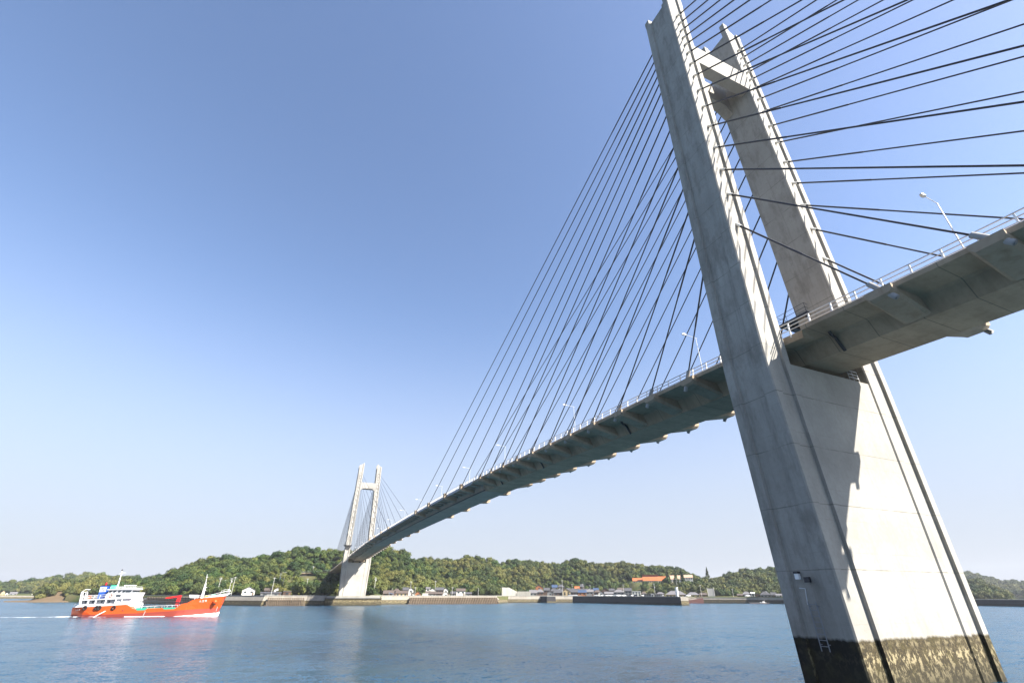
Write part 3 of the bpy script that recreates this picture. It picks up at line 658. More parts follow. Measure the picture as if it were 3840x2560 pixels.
cx = ng.nodes.new('ShaderNodeCombineXYZ'); ng.links.new(attr('rot', 'FLOAT'), cx.inputs[2])
ng.links.new(gi.outputs[0], ip.inputs['Points']); ng.links.new(jn.outputs[0], ip.inputs['Instance']); ip.inputs['Pick Instance'].default_value = True
ng.links.new(attr('pick', 'INT'), ip.inputs['Instance Index']); ng.links.new(cx.outputs[0], ip.inputs['Rotation']); ng.links.new(attr('scl', 'FLOAT'), ip.inputs['Scale']); ng.links.new(ip.outputs[0], go.inputs[0])
wood.modifiers.new('plant', 'NODES').node_group = ng

# ================================================================== VILLAGE
def plain(name, col, rough=0.8): M[name] = mat(name, col, rough); return M[name]
for nm, col in (('white_wall', (0.62, 0.60, 0.55)), ('cream_wall', (0.42, 0.32, 0.18)), ('brown_wall', (0.085, 0.05, 0.035)), ('grey_wall', (0.19, 0.19, 0.19)), ('orange_wall', (0.30, 0.12, 0.05)), ('dark_wall', (0.06, 0.055, 0.06)),
                ('grey_tile', (0.062, 0.062, 0.068)), ('brown_tile', (0.085, 0.066, 0.055)), ('blue_tile', (0.032, 0.058, 0.115)), ('orange_tile', (0.37, 0.105, 0.034)), ('pale_tile', (0.38, 0.25, 0.17)), ('pale_roof', (0.13, 0.125, 0.13)),
                ('window_glass', (0.03, 0.04, 0.05)), ('blue_tarp', (0.10, 0.28, 0.62)), ('wood_door', (0.14, 0.09, 0.06)), ('concrete_plain', (0.40, 0.39, 0.36)), ('red_rust', (0.12, 0.05, 0.04)), ('car_white', (0.78, 0.78, 0.78)), ('car_grey', (0.3, 0.31, 0.33)), ('car_dark', (0.05, 0.05, 0.07))):
    plain(nm, col, 0.25 if nm.startswith(('car', 'window')) else 0.8)
win_me = MB().box(-0.5, 0.5, -0.06, 0.06, -0.5, 0.5).mesh('window', M['window_glass'])
door_me = MB().box(-0.45, 0.45, -0.05, 0.05, 0, 1.9).mesh('door', M['wood_door'])
HG = 'village houses behind the sea wall'
def house(name, px0, px1, vb, ve, vr, off, wall, roof, kind, label, cat='house', wins=2, depth=None, group=HG, dist=None):
    """kind: side = ridge across the view, gable = gable end towards the water, hip, flat"""
    pc = (px0+px1)/2; d = dist if dist else P1(pc, SHORE)+off; p = at(pc, d); a, b = np.array(at(px0, d)), np.array(at(px1, d)); w = np.linalg.norm(b-a)
    zb = min(zat(pc, vb, d), 4.8) if vb >= 2230 else zat(pc, vb, d); he = zat(pc, ve, d)-zb; hr = zat(pc, vr, d)-zb
    he = max(he, 1.6); hr = max(hr, he+0.3); dp = depth or min(max(w*0.7, 5), 9)
    to = CAM[:2]-p; rz = math.atan2(to[1], to[0])+math.pi/2       # local -Y faces the water
    o = thing(name, label, cat, (p[0], p[1], zb), rz, group); x = w/2; ov = 0.35; wz = he-0.02
    found = 6.0
    if kind == 'gable':
        MB().prism([(-x, -found), (x, -found), (x, wz), (0, hr-0.12), (-x, wz)], 0, dp, 'y').build('wall', M[wall], o)
        MB().loft([[(-x-ov, y, he-0.18), (0, y, hr), (x+ov, y, he-0.18), (x+ov, y, he+0.02), (0, y, hr+0.2), (-x-ov, y, he+0.02)] for y in (-ov, dp+ov)]).build('roof', M[roof], o)
    elif kind == 'side':
        MB().prism([(0, -found), (dp, -found), (dp, wz), (dp/2, hr-0.12), (0, wz)], -x, x, 'x').build('wall', M[wall], o)
        MB().loft([[(xx, -ov, he-0.18), (xx, dp/2, hr), (xx, dp+ov, he-0.18), (xx, dp+ov, he+0.02), (xx, dp/2, hr+0.2), (xx, -ov, he+0.02)] for xx in (-x-ov, x+ov)]).build('roof', M[roof], o)
        MB().tube((-x-ov, dp/2, hr+0.16), (x+ov, dp/2, hr+0.16), 0.16, n=6).build('ridge_cap', M[roof], o)
    elif kind == 'hip':
        MB().box(-x, x, 0, dp, -found, wz).build('wall', M[wall], o); q = min(x*0.6, dp/2)
        m = MB(); m.add([(-x-ov, -ov, he-0.02), (x+ov, -ov, he-0.02), (x+ov, dp+ov, he-0.02), (-x-ov, dp+ov, he-0.02), (-x+q, dp/2, hr), (x-q, dp/2, hr)], [(0, 1, 5, 4), (1, 2, 5), (2, 3, 4, 5), (3, 0, 4), (3, 2, 1, 0)]); m.build('roof', M[roof], o)
        MB().tube((-x+q, dp/2, hr), (x-q, dp/2, hr), 0.18, n=6).build('ridge_cap', M[roof], o)
    else:
        MB().box(-x, x, 0, dp, -found, wz).build('wall', M[wall], o); MB().box(-x-0.2, x+0.2, -0.2, dp+0.2, wz, wz+0.25).build('roof', M[roof], o)
    rows = [he-1.1] if he < 4 else [1.6, he-1.1]
    for zz in rows:
        for k in range(wins):
            obj('window', win_me, o, (-x+w*(k+0.5)/wins, -0.03, zz), None, (min(1.5, w/wins*0.5), 1, 0.95))
    if wins: obj('door', door_me, o, (x-0.9 if w > 4 else 0, -0.02, 0), None, None)
    return o
Hs = [
 # left of the far tower
 ('house', 905, 953, 2230, 2211, 2199, 30, 'white_wall', 'grey_tile', 'gable', 'two-storey house with white gable over dark boarded wall, left of the far tower', 2),
 ('shed', 888, 910, 2222, 2203, 2197, 55, 'dark_wall', 'grey_tile', 'side', 'small dark shed up the slope behind the white-gabled two-storey house', 0),
 ('house', 1024, 1049, 2231, 2210, 2202, 34, 'white_wall', 'brown_tile', 'gable', 'white rounded gable end of the low house left of the far tower', 1),
 ('house', 988, 1023, 2231, 2212, 2205, 36, 'brown_wall', 'brown_tile', 'side', 'dark brown wing joined beside the white gable end left of the far tower', 2),
 ('shed', 976, 1053, 2233, 2224, 2220, 20, 'grey_wall', 'grey_tile', 'side', 'long low grey shed along the wall in front of the white gable', 2),
 ('shed', 1060, 1090, 2231, 2216, 2212, 22, 'brown_wall', 'pale_roof', 'flat', 'small flat-roofed hut beside the bushes, nearest left of the far tower', 1),
 # right of the far tower
 ('house', 1437, 1476, 2233, 2224, 2213, 22, 'brown_wall', 'brown_tile', 'side', 'low brown-roofed house with blue tarp, first right of the far tower', 2),
 ('house', 1474, 1498, 2233, 2214, 2206, 34, 'brown_wall', 'brown_tile', 'hip', 'narrow two-storey brown house between two low brown roofs', 2),
 ('house', 1484, 1527, 2233, 2223, 2215, 20, 'cream_wall', 'brown_tile', 'side', 'low beige house with wide brown roof in front of a white two-storey one', 3),
 ('house', 1509, 1531, 2230, 2211, 2202, 38, 'dark_wall', 'grey_tile', 'side', 'dark-walled half of the white two-storey house with grey roof', 2),
 ('house', 1531, 1549, 2230, 2210, 2202, 37, 'white_wall', 'grey_tile', 'gable', 'tall white gable with one window above a smaller white gable', 1),
 ('house', 1535, 1552, 2233, 2226, 2219, 18, 'white_wall', 'grey_tile', 'gable', 'small low white gable by the wall, below the tall white gable', 1),
 ('house', 1557, 1578, 2233, 2224, 2216, 20, 'orange_wall', 'brown_tile', 'gable', 'small orange-brown wooden house beside a utility pole', 1),
 ('shed', 1584, 1605, 2233, 2226, 2222, 16, 'white_wall', 'white_wall', 'flat', 'bright white low outbuilding by the wall between orange house and grey roofs', 0),
 ('house', 1596, 1611, 2232, 2205, 2201, 40, 'white_wall', 'pale_roof', 'side', 'slim white two-storey house with flat pale roof and blue sheet', 1),
 ('house', 1611, 1633, 2232, 2212, 2204, 36, 'white_wall', 'grey_tile', 'gable', 'mid-sized white gable between slim white house and long grey roof', 1),
 ('house', 1634, 1663, 2232, 2211, 2202, 38, 'brown_wall', 'grey_tile', 'side', 'two-storey house with long grey roof and brown shaded upper wall', 3),
 ('house', 1663, 1679, 2232, 2211, 2203, 37, 'white_wall', 'grey_tile', 'gable', 'white gable end closing the long grey two-storey roof', 1),
 ('house', 1595, 1634, 2233, 2225, 2217, 18, 'grey_wall', 'brown_tile', 'side', 'low house with brown-grey roof in front of two white houses', 3),
 ('house', 1633, 1660, 2233, 2226, 2220, 18, 'brown_wall', 'brown_tile', 'side', 'long low brown lean-to beside a wide white gable', 2),
 ('house', 1659, 1685, 2233, 2225, 2217, 17, 'white_wall', 'pale_roof', 'gable', 'wide low white gable by the sea wall, left of the lone white house', 1),
 ('house', 1711, 1744, 2234, 2214, 2206, 16, 'white_wall', 'brown_tile', 'side', 'lone white two-storey house with brown roof standing apart', 2),
 ('shed', 1745, 1768, 2233, 2226, 2220, 20, 'grey_wall', 'grey_tile', 'side', 'low grey-roofed shed just right of the lone white house', 1),
 # crowded village
 ('house', 2009, 2036, 2212, 2200, 2192, 75, 'orange_wall', 'blue_tile', 'gable', 'house with blue roof and white-orange gable up at the wood edge', 1),
 ('house', 1986, 2014, 2233, 2222, 2211, 22, 'grey_wall', 'pale_roof', 'side', 'wide grey-roofed house right beside the pale retaining wall', 2),
 ('house', 2012, 2040, 2233, 2219, 2208, 40, 'brown_wall', 'pale_roof', 'hip', 'grey hipped roof below the blue-roofed gable', 2),
 ('house', 2071, 2091, 2212, 2201, 2192, 80, 'grey_wall', 'blue_tile', 'side', 'blue tiled roof high at the back of the village', 1),
 ('house', 2093, 2118, 2212, 2200, 2190, 78, 'brown_wall', 'grey_tile', 'hip', 'big dark hipped roof at the back right of the blue tiled roof', 2),
 ('house', 2064, 2092, 2231, 2215, 2204, 45, 'grey_wall', 'grey_tile', 'hip', 'grey roof stepping down in front of the blue tiled roof', 2),
 ('house', 2078, 2110, 2233, 2221, 2209, 24, 'brown_wall', 'grey_tile', 'side', 'low dark roof left of the cream house', 2),
 ('house', 2111, 2139, 2235, 2216, 2207, 18, 'cream_wall', 'brown_tile', 'gable', 'cream-yellow two-storey gabled house close to the sea wall', 2),
 ('house', 2118, 2146, 2226, 2213, 2203, 60, 'grey_wall', 'grey_tile', 'hip', 'grey roof directly behind the cream house', 2),
 ('house', 2140, 2172, 2233, 2219, 2208, 34, 'brown_wall', 'grey_tile', 'side', 'long dark grey roof between cream house and blue-roofed orange house', 3),
 ('house', 2169, 2199, 2235, 2220, 2212, 16, 'orange_wall', 'blue_tile', 'side', 'orange-walled house with bright blue roof near the jetty root', 2),
 ('house', 2157, 2174, 2212, 2205, 2198, 88, 'grey_wall', 'orange_tile', 'side', 'small orange roof at the back of the crowded village', 1),
 ('house', 2175, 2193, 2210, 2199, 2188, 96, 'brown_wall', 'grey_tile', 'hip', 'highest dark roof at the back of the village', 1),
 ('house', 2180, 2208, 2228, 2216, 2207, 55, 'grey_wall', 'grey_tile', 'side', 'grey roof behind the orange-walled blue-roofed house', 2),
 ('house', 2198, 2226, 2233, 2218, 2210, 36, 'grey_wall', 'pale_roof', 'side', 'pale grey-walled house right of the blue-roofed orange one', 2),
 ('house', 2228, 2256, 2230, 2219, 2211, 48, 'brown_wall', 'brown_tile', 'hip', 'brown hipped roof behind the parked white cars', 2),
 ('house', 2257, 2288, 2232, 2215, 2203, 40, 'brown_wall', 'grey_tile', 'gable', 'steep grey gable in the middle of the waterfront row', 2),
 ('house', 2268, 2300, 2234, 2225, 2218, 22, 'brown_wall', 'pale_roof', 'side', 'long low pale roof right behind the parked white cars', 3),
 ('house', 2301, 2343, 2233, 2219, 2209, 30, 'grey_wall', 'pale_roof', 'hip', 'wide pale hipped roof left of the grey block', 3),
 ('building', 2344, 2370, 2234, 2214, 2204, 24, 'grey_wall', 'grey_tile', 'side', 'grey two-storey block with dark roof beside the white building', 2),
 ('building', 2371, 2404, 2236, 2216, 2214, 18, 'white_wall', 'white_wall', 'flat', 'bright white flat-roofed waterfront building', 3),
 ('house', 2462, 2492, 2234, 2226, 2219, 16, 'brown_wall', 'pale_roof', 'hip', 'low hipped roof between the shelters and the long harbour building', 2),
 ('building', 2496, 2573, 2238, 2228, 2214, 26, 'cream_wall', 'pale_roof', 'hip', 'long harbour building with wide grey hipped roof by the white ramp post', 6),
 ('house', 2575, 2624, 2237, 2229, 2219, 16, 'cream_wall', 'pale_roof', 'hip', 'low cream house with spreading grey roof right of the harbour building', 3),
 ('house', 2765, 2784, 2239, 2231, 2226, 14, 'brown_wall', 'brown_tile', 'side', 'small brown shed left of the three-roofed quay house', 1),
 ('house', 2784, 2816, 2239, 2227, 2217, 16, 'brown_wall', 'pale_roof', 'hip', 'brown house with grey roof on the quay beyond the slope', 2),
 ('house', 2817, 2831, 2239, 2223, 2220, 14, 'white_wall', 'white_wall', 'side', 'narrow white house on the quay near the near tower', 1),
 ('house', 2851, 2891, 2240, 2228, 2217, 16, 'grey_wall', 'grey_tile', 'hip', 'grey house with dark hipped roof on the quay beside the near tower', 3),
 ('house', 2040, 2062, 2222, 2212, 2203, 62, 'brown_wall', 'grey_tile', 'side', 'grey roof between the pale hipped roof and the blue tiled roof', 2),
 ('house', 2052, 2076, 2233, 2222, 2214, 26, 'grey_wall', 'brown_tile', 'gable', 'brown-roofed gable low in front of the blue tiled roof', 1),
 ('house', 2092, 2112, 2220, 2210, 2201, 64, 'white_wall', 'grey_tile', 'gable', 'white gable squeezed below the big dark hipped roof', 1),
 ('house', 2146, 2160, 2226, 2214, 2206, 62, 'white_wall', 'pale_roof', 'side', 'little pale house behind the long dark grey roof', 1),
 ('house', 2160, 2180, 2222, 2211, 2204, 72, 'brown_wall', 'brown_tile', 'hip', 'brown hipped roof below the small orange roof', 2),
 ('house', 2205, 2226, 2220, 2210, 2202, 78, 'white_wall', 'grey_tile', 'gable', 'white gable high behind the pale grey-walled house', 1),
 ('house', 2226, 2246, 2222, 2212, 2204, 70, 'grey_wall', 'blue_tile', 'side', 'dull blue roof behind the brown hipped roof by the parked cars', 2),
 ('house', 2244, 2262, 2233, 2223, 2216, 28, 'white_wall', 'grey_tile', 'gable', 'small white gable left of the steep grey gable', 1),
 ('house', 2286, 2306, 2224, 2213, 2206, 60, 'brown_wall', 'grey_tile', 'side', 'dark roof in the gap left of the wide pale hipped roof', 2),
 ('house', 2318, 2342, 2222, 2211, 2203, 64, 'white_wall', 'brown_tile', 'side', 'white house peeping over the wide pale hipped roof', 2),
 ('house', 2406, 2424, 2234, 2224, 2217, 34, 'brown_wall', 'brown_tile', 'hip', 'brown roof just right of the bright white building', 1),
 ('shed', 2626, 2650, 2238, 2229, 2222, 16, 'brown_wall', 'brown_tile', 'side', 'brown shed between the spreading grey roof and the stairway', 1),
 ('house', 2832, 2850, 2239, 2230, 2224, 18, 'brown_wall', 'pale_roof', 'gable', 'brown gable between narrow white house and dark hipped roof', 1),
 ('house', 2892, 2910, 2240, 2229, 2220, 20, 'grey_wall', 'grey_tile', 'side', 'grey house between the dark hipped roof and the low white house', 2),
 ('shed', 1690, 1708, 2233, 2224, 2217, 28, 'grey_wall', 'grey_tile', 'side', 'grey shed left of the lone white two-storey house', 1),
 ('house', 2910, 2932, 2240, 2231, 2226, 12, 'white_wall', 'pale_roof', 'side', 'low white house partly behind the near tower edge', 2),
]
for r in Hs: house(r[0], r[1], r[2], r[3], r[4], r[5], r[6], r[7], r[8], r[9], r[10], 'house' if r[0] == 'house' else r[0], r[11])
x, y = at(1466, P1(1466, SHORE)+19); o = thing('tarpaulin', 'blue tarpaulin awning at the first house right of the far tower', 'tarpaulin', (x, y, 6.0)); MB().add([(-1.2, -1.6, 0), (1.2, -1.6, 0), (1.2, 1.6, .9), (-1.2, 1.6, .9), (-1.2, -1.6, .08), (1.2, -1.6, .08), (1.2, 1.6, .98), (-1.2, 1.6, .98)], [(0, 1, 2, 3), (4, 5, 6, 7), (0, 1, 5, 4), (2, 3, 7, 6), (1, 2, 6, 5), (3, 0, 4, 7)]).build('sheet', M['blue_tarp'], o)
for q in ((-1.1, -1.5), (1.1, -1.5), (-1.1, 1.5), (1.1, 1.5)): MB().box(q[0]-.05, q[0]+.05, q[1]-.05, q[1]+.05, -1.3, 0.05 if q[1] < 0 else .85).build('pole', M['galv'], o)
# school on the terrace
def long_block(name, px0, px1, vb, ve, vr, dist, wall, roof, label, nw, cler=False):
    o = house(name, px0, px1, vb, ve, vr, 0, wall, roof, 'side', label, 'school building', nw, depth=11, group='school buildings on the hillside terrace', dist=dist)
    return o
long_block('school_wing', 2379, 2418, 2187, 2177, 2166, 566, 'white_wall', 'orange_tile', 'lower left wing of the orange-roofed school on the hillside', 4)
long_block('school_wing', 2418, 2475, 2187, 2176, 2158, 560, 'white_wall', 'orange_tile', 'tall middle wing of the orange-roofed school with a ridge vent', 7)
long_block('school_wing', 2475, 2516, 2187, 2176, 2160, 562, 'white_wall', 'orange_tile', 'orange-roofed school wing just left of the cypress trees', 5)
long_block('school_wing', 2520, 2566, 2187, 2170, 2156, 574, 'white_wall', 'pale_tile', 'pale-roofed school wing seen between the cypress trees', 5)
long_block('school_wing', 2572, 2608, 2187, 2164, 2154, 578, 'white_wall', 'pale_tile', 'pale-roofed school wing at the right end, beyond the cypress trees', 4)
for ch in [c for c in bpy.data.objects if c.name.startswith('school_wing') and 'middle' in c.get('label', '')]:
    rf = [c for c in ch.children if c.name.startswith('roof')][0]; zz = max(v.co.z for v in rf.data.vertices); xx = max(v.co.x for v in rf.data.vertices)
    MB().box(-xx, xx, 4.6, 6.4, zz-0.6, zz+0.75).build('ridge_vent', M['red_rust'], ch); MB().box(-xx-.2, xx+.2, 4.2, 6.8, zz+0.76, zz+0.95).build('vent_roof', M['orange_tile'], ch)
# retaining walls
def slab(label, px0, px1, vt0, vt1, off):
    d0, d1 = P1(px0, SHORE)+off, P1(px1, SHORE)+off; a, b = np.array(at(px0, d0)), np.array(at(px1, d1)); L = np.linalg.norm(b-a); rz = math.atan2(b[1]-a[1], b[0]-a[0])
    o = thing('retaining_wall', label, 'retaining wall', (a[0], a[1], 4.7), rz)
    z0, z1 = zat(px0, vt0, d0)-4.7, zat(px1, vt1, d1)-4.7
    MB().prism([(0, -1), (L, -1), (L, z1), (L*0.45, z0), (0, z0)], -0.1, 1.0, 'y').build('wall_face', M['retwall'], o)
    nr, ncol = 4, max(3, int(L/3))
    pj = MB()
    for k in range(1, ncol): pj.box(L*k/ncol-0.04, L*k/ncol+0.04, -0.16, -0.09, -0.5, min(z0, z1)*0.98)
    pj.build('buttress_strips', M['concrete_plain'], o)
    return o
slab('tall pale concrete retaining wall with sloping top below the wooded bluff', 1882, 1939, 2201, 2217, 24)
slab('lower pale concrete retaining wall joined right of the tall one', 1940, 1990, 2216, 2216, 20)
# utility poles
pole_me = MB().tube((0, 0, -1), (0, 0, 1), 1.0, 0.6, n=7)
def upole(px, vb, vt, dist, label, arms=1, tr=False):
    x, y = at(px, dist); zb = zat(px, vb, dist); zt_ = zat(px, vt, dist); to = CAM[:2]-np.array([x, y])
    o = thing('utility_pole', label, 'utility pole', (x, y, zb), math.atan2(to[1], to[0])+math.pi/2+0.3, 'utility poles along the far shore'); h = zt_-zb
    MB().tube((0, 0, -1.5), (0, 0, h), 0.2, 0.13, n=7).build('pole', M['concrete_plain'], o)
    for k in range(arms): MB().box(-0.9, 0.9, -0.06, 0.06, h-0.5-0.8*k, h-0.38-0.8*k).build('crossarm', M['galv'], o)
    if tr: MB().tube((0.35, 0, h*0.62), (0.35, 0, h*0.62+0.9), 0.3, n=8).build('transformer', M['galv'], o)
for a in [(812, 2222, 2163, 392, 'tall utility pole just right of the ship\'s bow', 2), (828, 2200, 2172, 420, 'thin utility pole behind the tall one by the ship\'s bow', 1), (854, 2210, 2165, 400, 'utility pole with transformer left of the white-gabled house', 2, True), (866, 2224, 2161, 385, 'tall leaning-looking utility pole right of the transformer pole', 1),
          (1016, 2231, 2163, 352, 'tall utility pole in front of the brown house wing', 1), (1036, 2200, 2147, 400, 'highest utility pole behind the white gable end', 2, True), (1052, 2200, 2165, 398, 'short utility pole behind the white gable end', 1), (1103, 2208, 2180, 385, 'short lamp-like pole on the grass bank', 0), (1156, 2166, 2121, 470, 'utility pole standing on the hillside road', 1), (1143, 2200, 2167, 425, 'utility pole on the grass slope below the road', 1),
          (1401, 2200, 2163, 410, 'utility pole with white transformer just right of the far tower', 2, True), (1468, 2226, 2204, 405, 'thin pole behind the first brown-roofed house', 0), (1537, 2206, 2178, 425, 'utility pole behind the tall white gable', 1), (1555, 2231, 2200, 398, 'utility pole left of the small orange-brown house', 1), (1630, 2210, 2176, 430, 'utility pole behind the white houses', 1), (1696, 2232, 2200, 408, 'utility pole left of the lone white house', 1), (1793, 2231, 2203, 415, 'thin pole in front of the dark wooded bluff', 0),
          (2110, 2233, 2174, 472, 'tallest utility pole, before the cream house', 1), (2147, 2215, 2188, 540, 'pole behind the cream house', 1), (2188, 2212, 2188, 550, 'pole among the highest village roofs', 1), (2215, 2215, 2192, 540, 'pole among grey roofs in the crowded village', 1), (2340, 2228, 2190, 500, 'utility pole beside the grey block', 1),
          (2457, 2231, 2186, 480, 'tall utility pole left of the long harbour building', 1, True), (2544, 2204, 2168, 530, 'pole on the slope below the cypress trees', 1), (2631, 2238, 2192, 474, 'utility pole on the grassy quay', 1), (2750, 2239, 2206, 478, 'utility pole on the quay before the bamboo slope', 1), (2875, 2238, 2214, 480, 'utility pole beside the dark hipped roof near the near tower', 1)]: upole(*a)
# harbour things
def post_ramp():
    d = P1(2540, SHORE)+4; x, y = at(2540, d); o = thing('ramp_post', 'tall white leaning steel post of the harbour ramp', 'post', (x, y, 3.9))
    MB().box(-1.1, 1.1, -0.6, 0.6, -1, 7.6).build('post', M['whitepaint'], o); MB().box(-1.25, 1.25, -0.75, 0.75, 7.61, 7.9).build('cap', M['galv'], o)
post_ramp()
def shelter(px0, px1, label):
    d = P1(px0, SHORE)+3; a, b = np.array(at(px0, d)), np.array(at(px1, d)); L = np.linalg.norm(b-a); o = thing('shelter', label, 'shelter', (a[0], a[1], 4.0), math.atan2(b[1]-a[1], b[0]-a[0]), 'flat-roofed quayside shelters')
    MB().box(-.3, L+.3, -1.2, 2.2, 2.75, 2.95).build('roof', M['pale_roof'], o)
    for k in range(5): MB().box(L*k/4-.07, L*k/4+.07, -1.0, -.86, -1, 2.75).build('post', M['galv'], o)
    MB().box(0, L, 1.9, 2.0, -1, 2.2).build('back_wall', M['grey_wall'], o)
shelter(2415, 2448, 'flat-roofed open shelter left of the white kiosk on the jetty'); shelter(2454, 2484, 'flat-roofed open shelter right of the white kiosk on the jetty')
house('kiosk', 2442, 2452, 2238, 2226, 2225, 2, 'white_wall', 'white_wall', 'flat', 'small white kiosk between the two flat shelters', 'kiosk', 1, group=None)
def car(px, dist, z, body, label, rz):
    x, y = at(px, dist); o = thing('parked_car', label, 'car', (x, y, z), rz, 'cars parked along the quay')
    MB().loft([[(xx, yy*k, zz) for yy, zz in ((-.82, .3), (.82, .3), (.85, .75), (.8, .95), (-.8, .95), (-.85, .75))] for xx, k in ((-2.1, .92), (-1.9, 1), (1.9, 1), (2.1, .9))]).build('body', M[body], o)
    MB().loft([[(-1.7, -.74, .94), (1.1, -.74, .94), (1.1, .74, .94), (-1.7, .74, .94)], [(-1.3, -.62, 1.42), (.5, -.62, 1.42), (.5, .62, 1.42), (-1.3, .62, 1.42)]]).build('window', M['window_glass'], o)
    MB().box(-1.28, .48, -.6, .6, 1.422, 1.48).build('roof', M[body], o)
    for wx in (-1.3, 1.3):
        for wy in (-.84, .66): MB().tube((wx, wy, .32), (wx, wy+.18, .32), .32, n=10).build('wheel', M['black'], o)
cars = [(2237, 'car_white', 'white car parked first from the left on the wharf'), (2260, 'car_white', 'white car parked before the steep grey gable'), (2267, 'car_grey', 'grey car beside the white car before the steep grey gable'), (2278, 'car_white', 'white van-like car left of a row of three'), (2290, 'car_white', 'white car in the middle of the row of three'), (2304, 'car_white', 'white car right of the row of three'),
        (2318, 'car_white', 'white car alone before the wide pale hipped roof'), (2338, 'car_white', 'white car before the grey block'), (2374, 'car_white', 'white car at the left foot of the white building'), (2381, 'car_dark', 'dark car beside the white building'), (2412, 'car_white', 'white car at the left end of the shelters'), (2480, 'car_grey', 'silver car at the right end of the shelters'), (2580, 'car_white', 'white car right of the harbour ramp post'), (2802, 'car_white', 'white car before the brown quay house'), (2138, 'car_grey', 'grey car parked behind the sea wall beside the cream house'), (2156, 'car_white', 'white car parked behind the sea wall near the orange-walled house')]
for px, b_, lb in cars: car(px, P1(px, SHORE)+(7 if px > 2185 else 5), 4.75, b_, lb, rng.uniform(-.4, .4)+1.1)
def small_boat(px, v, label, L=6.0, rz=1.2):
    d = 5.56*1.0/max(1e-3, -(ray(px, v)[2])/np.hypot(*ray(px, v)[:2])); x, y = at(px, d); o = thing('small_boat', label, 'boat', (x, y, 0), rz, 'small boats moored at the quay')
    st = ((-L/2, .75, .75), (-L*.2, .95, .7), (L*.2, .85, .8), (L*.4, .45, 1.0), (L/2, .04, 1.15))
    MB().loft([[(xx, -w, h), (xx, -w*.75, -.25), (xx, w*.75, -.25), (xx, w, h)] for xx, w, h in st]).build('hull', M['whitepaint'], o)
    MB().box(-L*.25, L*.08, -.5, .5, .7, 1.7).build('cabin', M['white_wall'], o); MB().box(-L*.24, L*.085, -.52, .52, 1.15, 1.5).build('window', M['window_glass'], o)
    MB().tube((-L*.3, 0, .7), (-L*.3, 0, 2.8), .04).build('mast', M['galv'], o)
small_boat(2696, 2258, 'small white boat moored at the quay, left of two'); small_boat(2748, 2259.5, 'small white boat moored at the quay, right of two', 7)
small_boat(2855, 2262, 'low white skiff by the pontoon close to the near tower', 5)
x, y = at(2840, P1(2840, SHORE)-8); o = thing('pontoon', 'low rust-edged floating pontoon at the quay', 'pontoon', (x, y, 0), 1.0); MB().box(-7, 7, -1.5, 1.5, -.4, .5).build('float', M['red_rust'], o); MB().box(-7.1, 7.1, -1.6, 1.6, .5, .62).build('deck', M['concrete_plain'], o)
x, y = at(2590, P1(2590, SHORE)-7); o = thing('ferry_ramp', 'dark red sloping ferry ramp beside the jetty end', 'ramp', (x, y, 0), 1.1); MB().add([(-9, -2, -.5), (9, -2, -.5), (9, 2, -.5), (-9, 2, -.5), (-9, -2, 3.8), (9, -2, .7), (9, 2, .7), (-9, 2, 3.8)], [(0, 1, 2, 3), (4, 5, 6, 7), (0, 1, 5, 4), (1, 2, 6, 5), (2, 3, 7, 6), (3, 0, 4, 7)]).build('ramp_deck', M['red_rust'], o)
for sg in (-1, 1): MB().path([(-9, sg*1.9, 4.9), (9, sg*1.9, 1.8)], .06).path([(-9, sg*1.9, 3.8), (-9, sg*1.9, 4.9)], .06).path([(9, sg*1.9, .7), (9, sg*1.9, 1.8)], .06).build('rail', M['red_rust'], o)
# stairs up the bank
d = P1(2668, SHORE)+20; x, y = at(2668, d); o = thing('stairway', 'pale concrete stairway up the bank beside the quay grass', 'stairway', (x, y, 4.2)); to = CAM[:2]-np.array([x, y]); o.rotation_euler = (0, 0, math.atan2(to[1], to[0])+math.pi/2)
for k in range(14): MB().box(-2.4, 2.4, k*.55, k*.55+.6, -1, .5+k*.48).build('step', M['concrete_plain'], o)
for sg in (-1, 1): MB().prism([(0, 0), (7.7, 0), (7.7, 7.6), (0, .8)], sg*2.65-.2, sg*2.65+.2, 'x').build('side_wall', M['retwall'], o)
# far left shore village and pier
for a in [('house', 0, 16, 2236, 2222, 2214, 0, 'cream_wall', 'pale_tile', 'gable', 'pale orange-roofed house at the left edge far across the water', 2), ('house', 118, 132, 2226, 2217, 2212, 0, 'white_wall', 'grey_tile', 'gable', 'white house alone at the foot of the far left hill', 1), ('house', 132, 147, 2226, 2220, 2215, 0, 'white_wall', 'pale_tile', 'side', 'white house with pale roof beside the lone far white gable', 2), ('house', 34, 62, 2232, 2224, 2219, 0, 'grey_wall', 'pale_roof', 'side', 'low grey house near the far left shore', 2), ('house', 18, 30, 2234, 2226, 2221, 0, 'white_wall', 'grey_tile', 'gable', 'small white house beside the pale orange roof at the left edge', 1)]:
    house(a[0], a[1], a[2], a[3], a[4], a[5], 0, a[7], a[8], a[9], a[10], 'house', a[11], group='houses on the far left shore', dist=1076+a[1]*0.05)
a, b = at(52, 1050), at(158, 1040); W_ = [tuple(at(px, 1056)) for px in (-200, -60, 0, 60, 120, 200, 300)]
wall_run('sea_wall', 'thin pale sea wall along the far left shore', 'sea wall', W_, 3.6, M['wall'], 0.6)
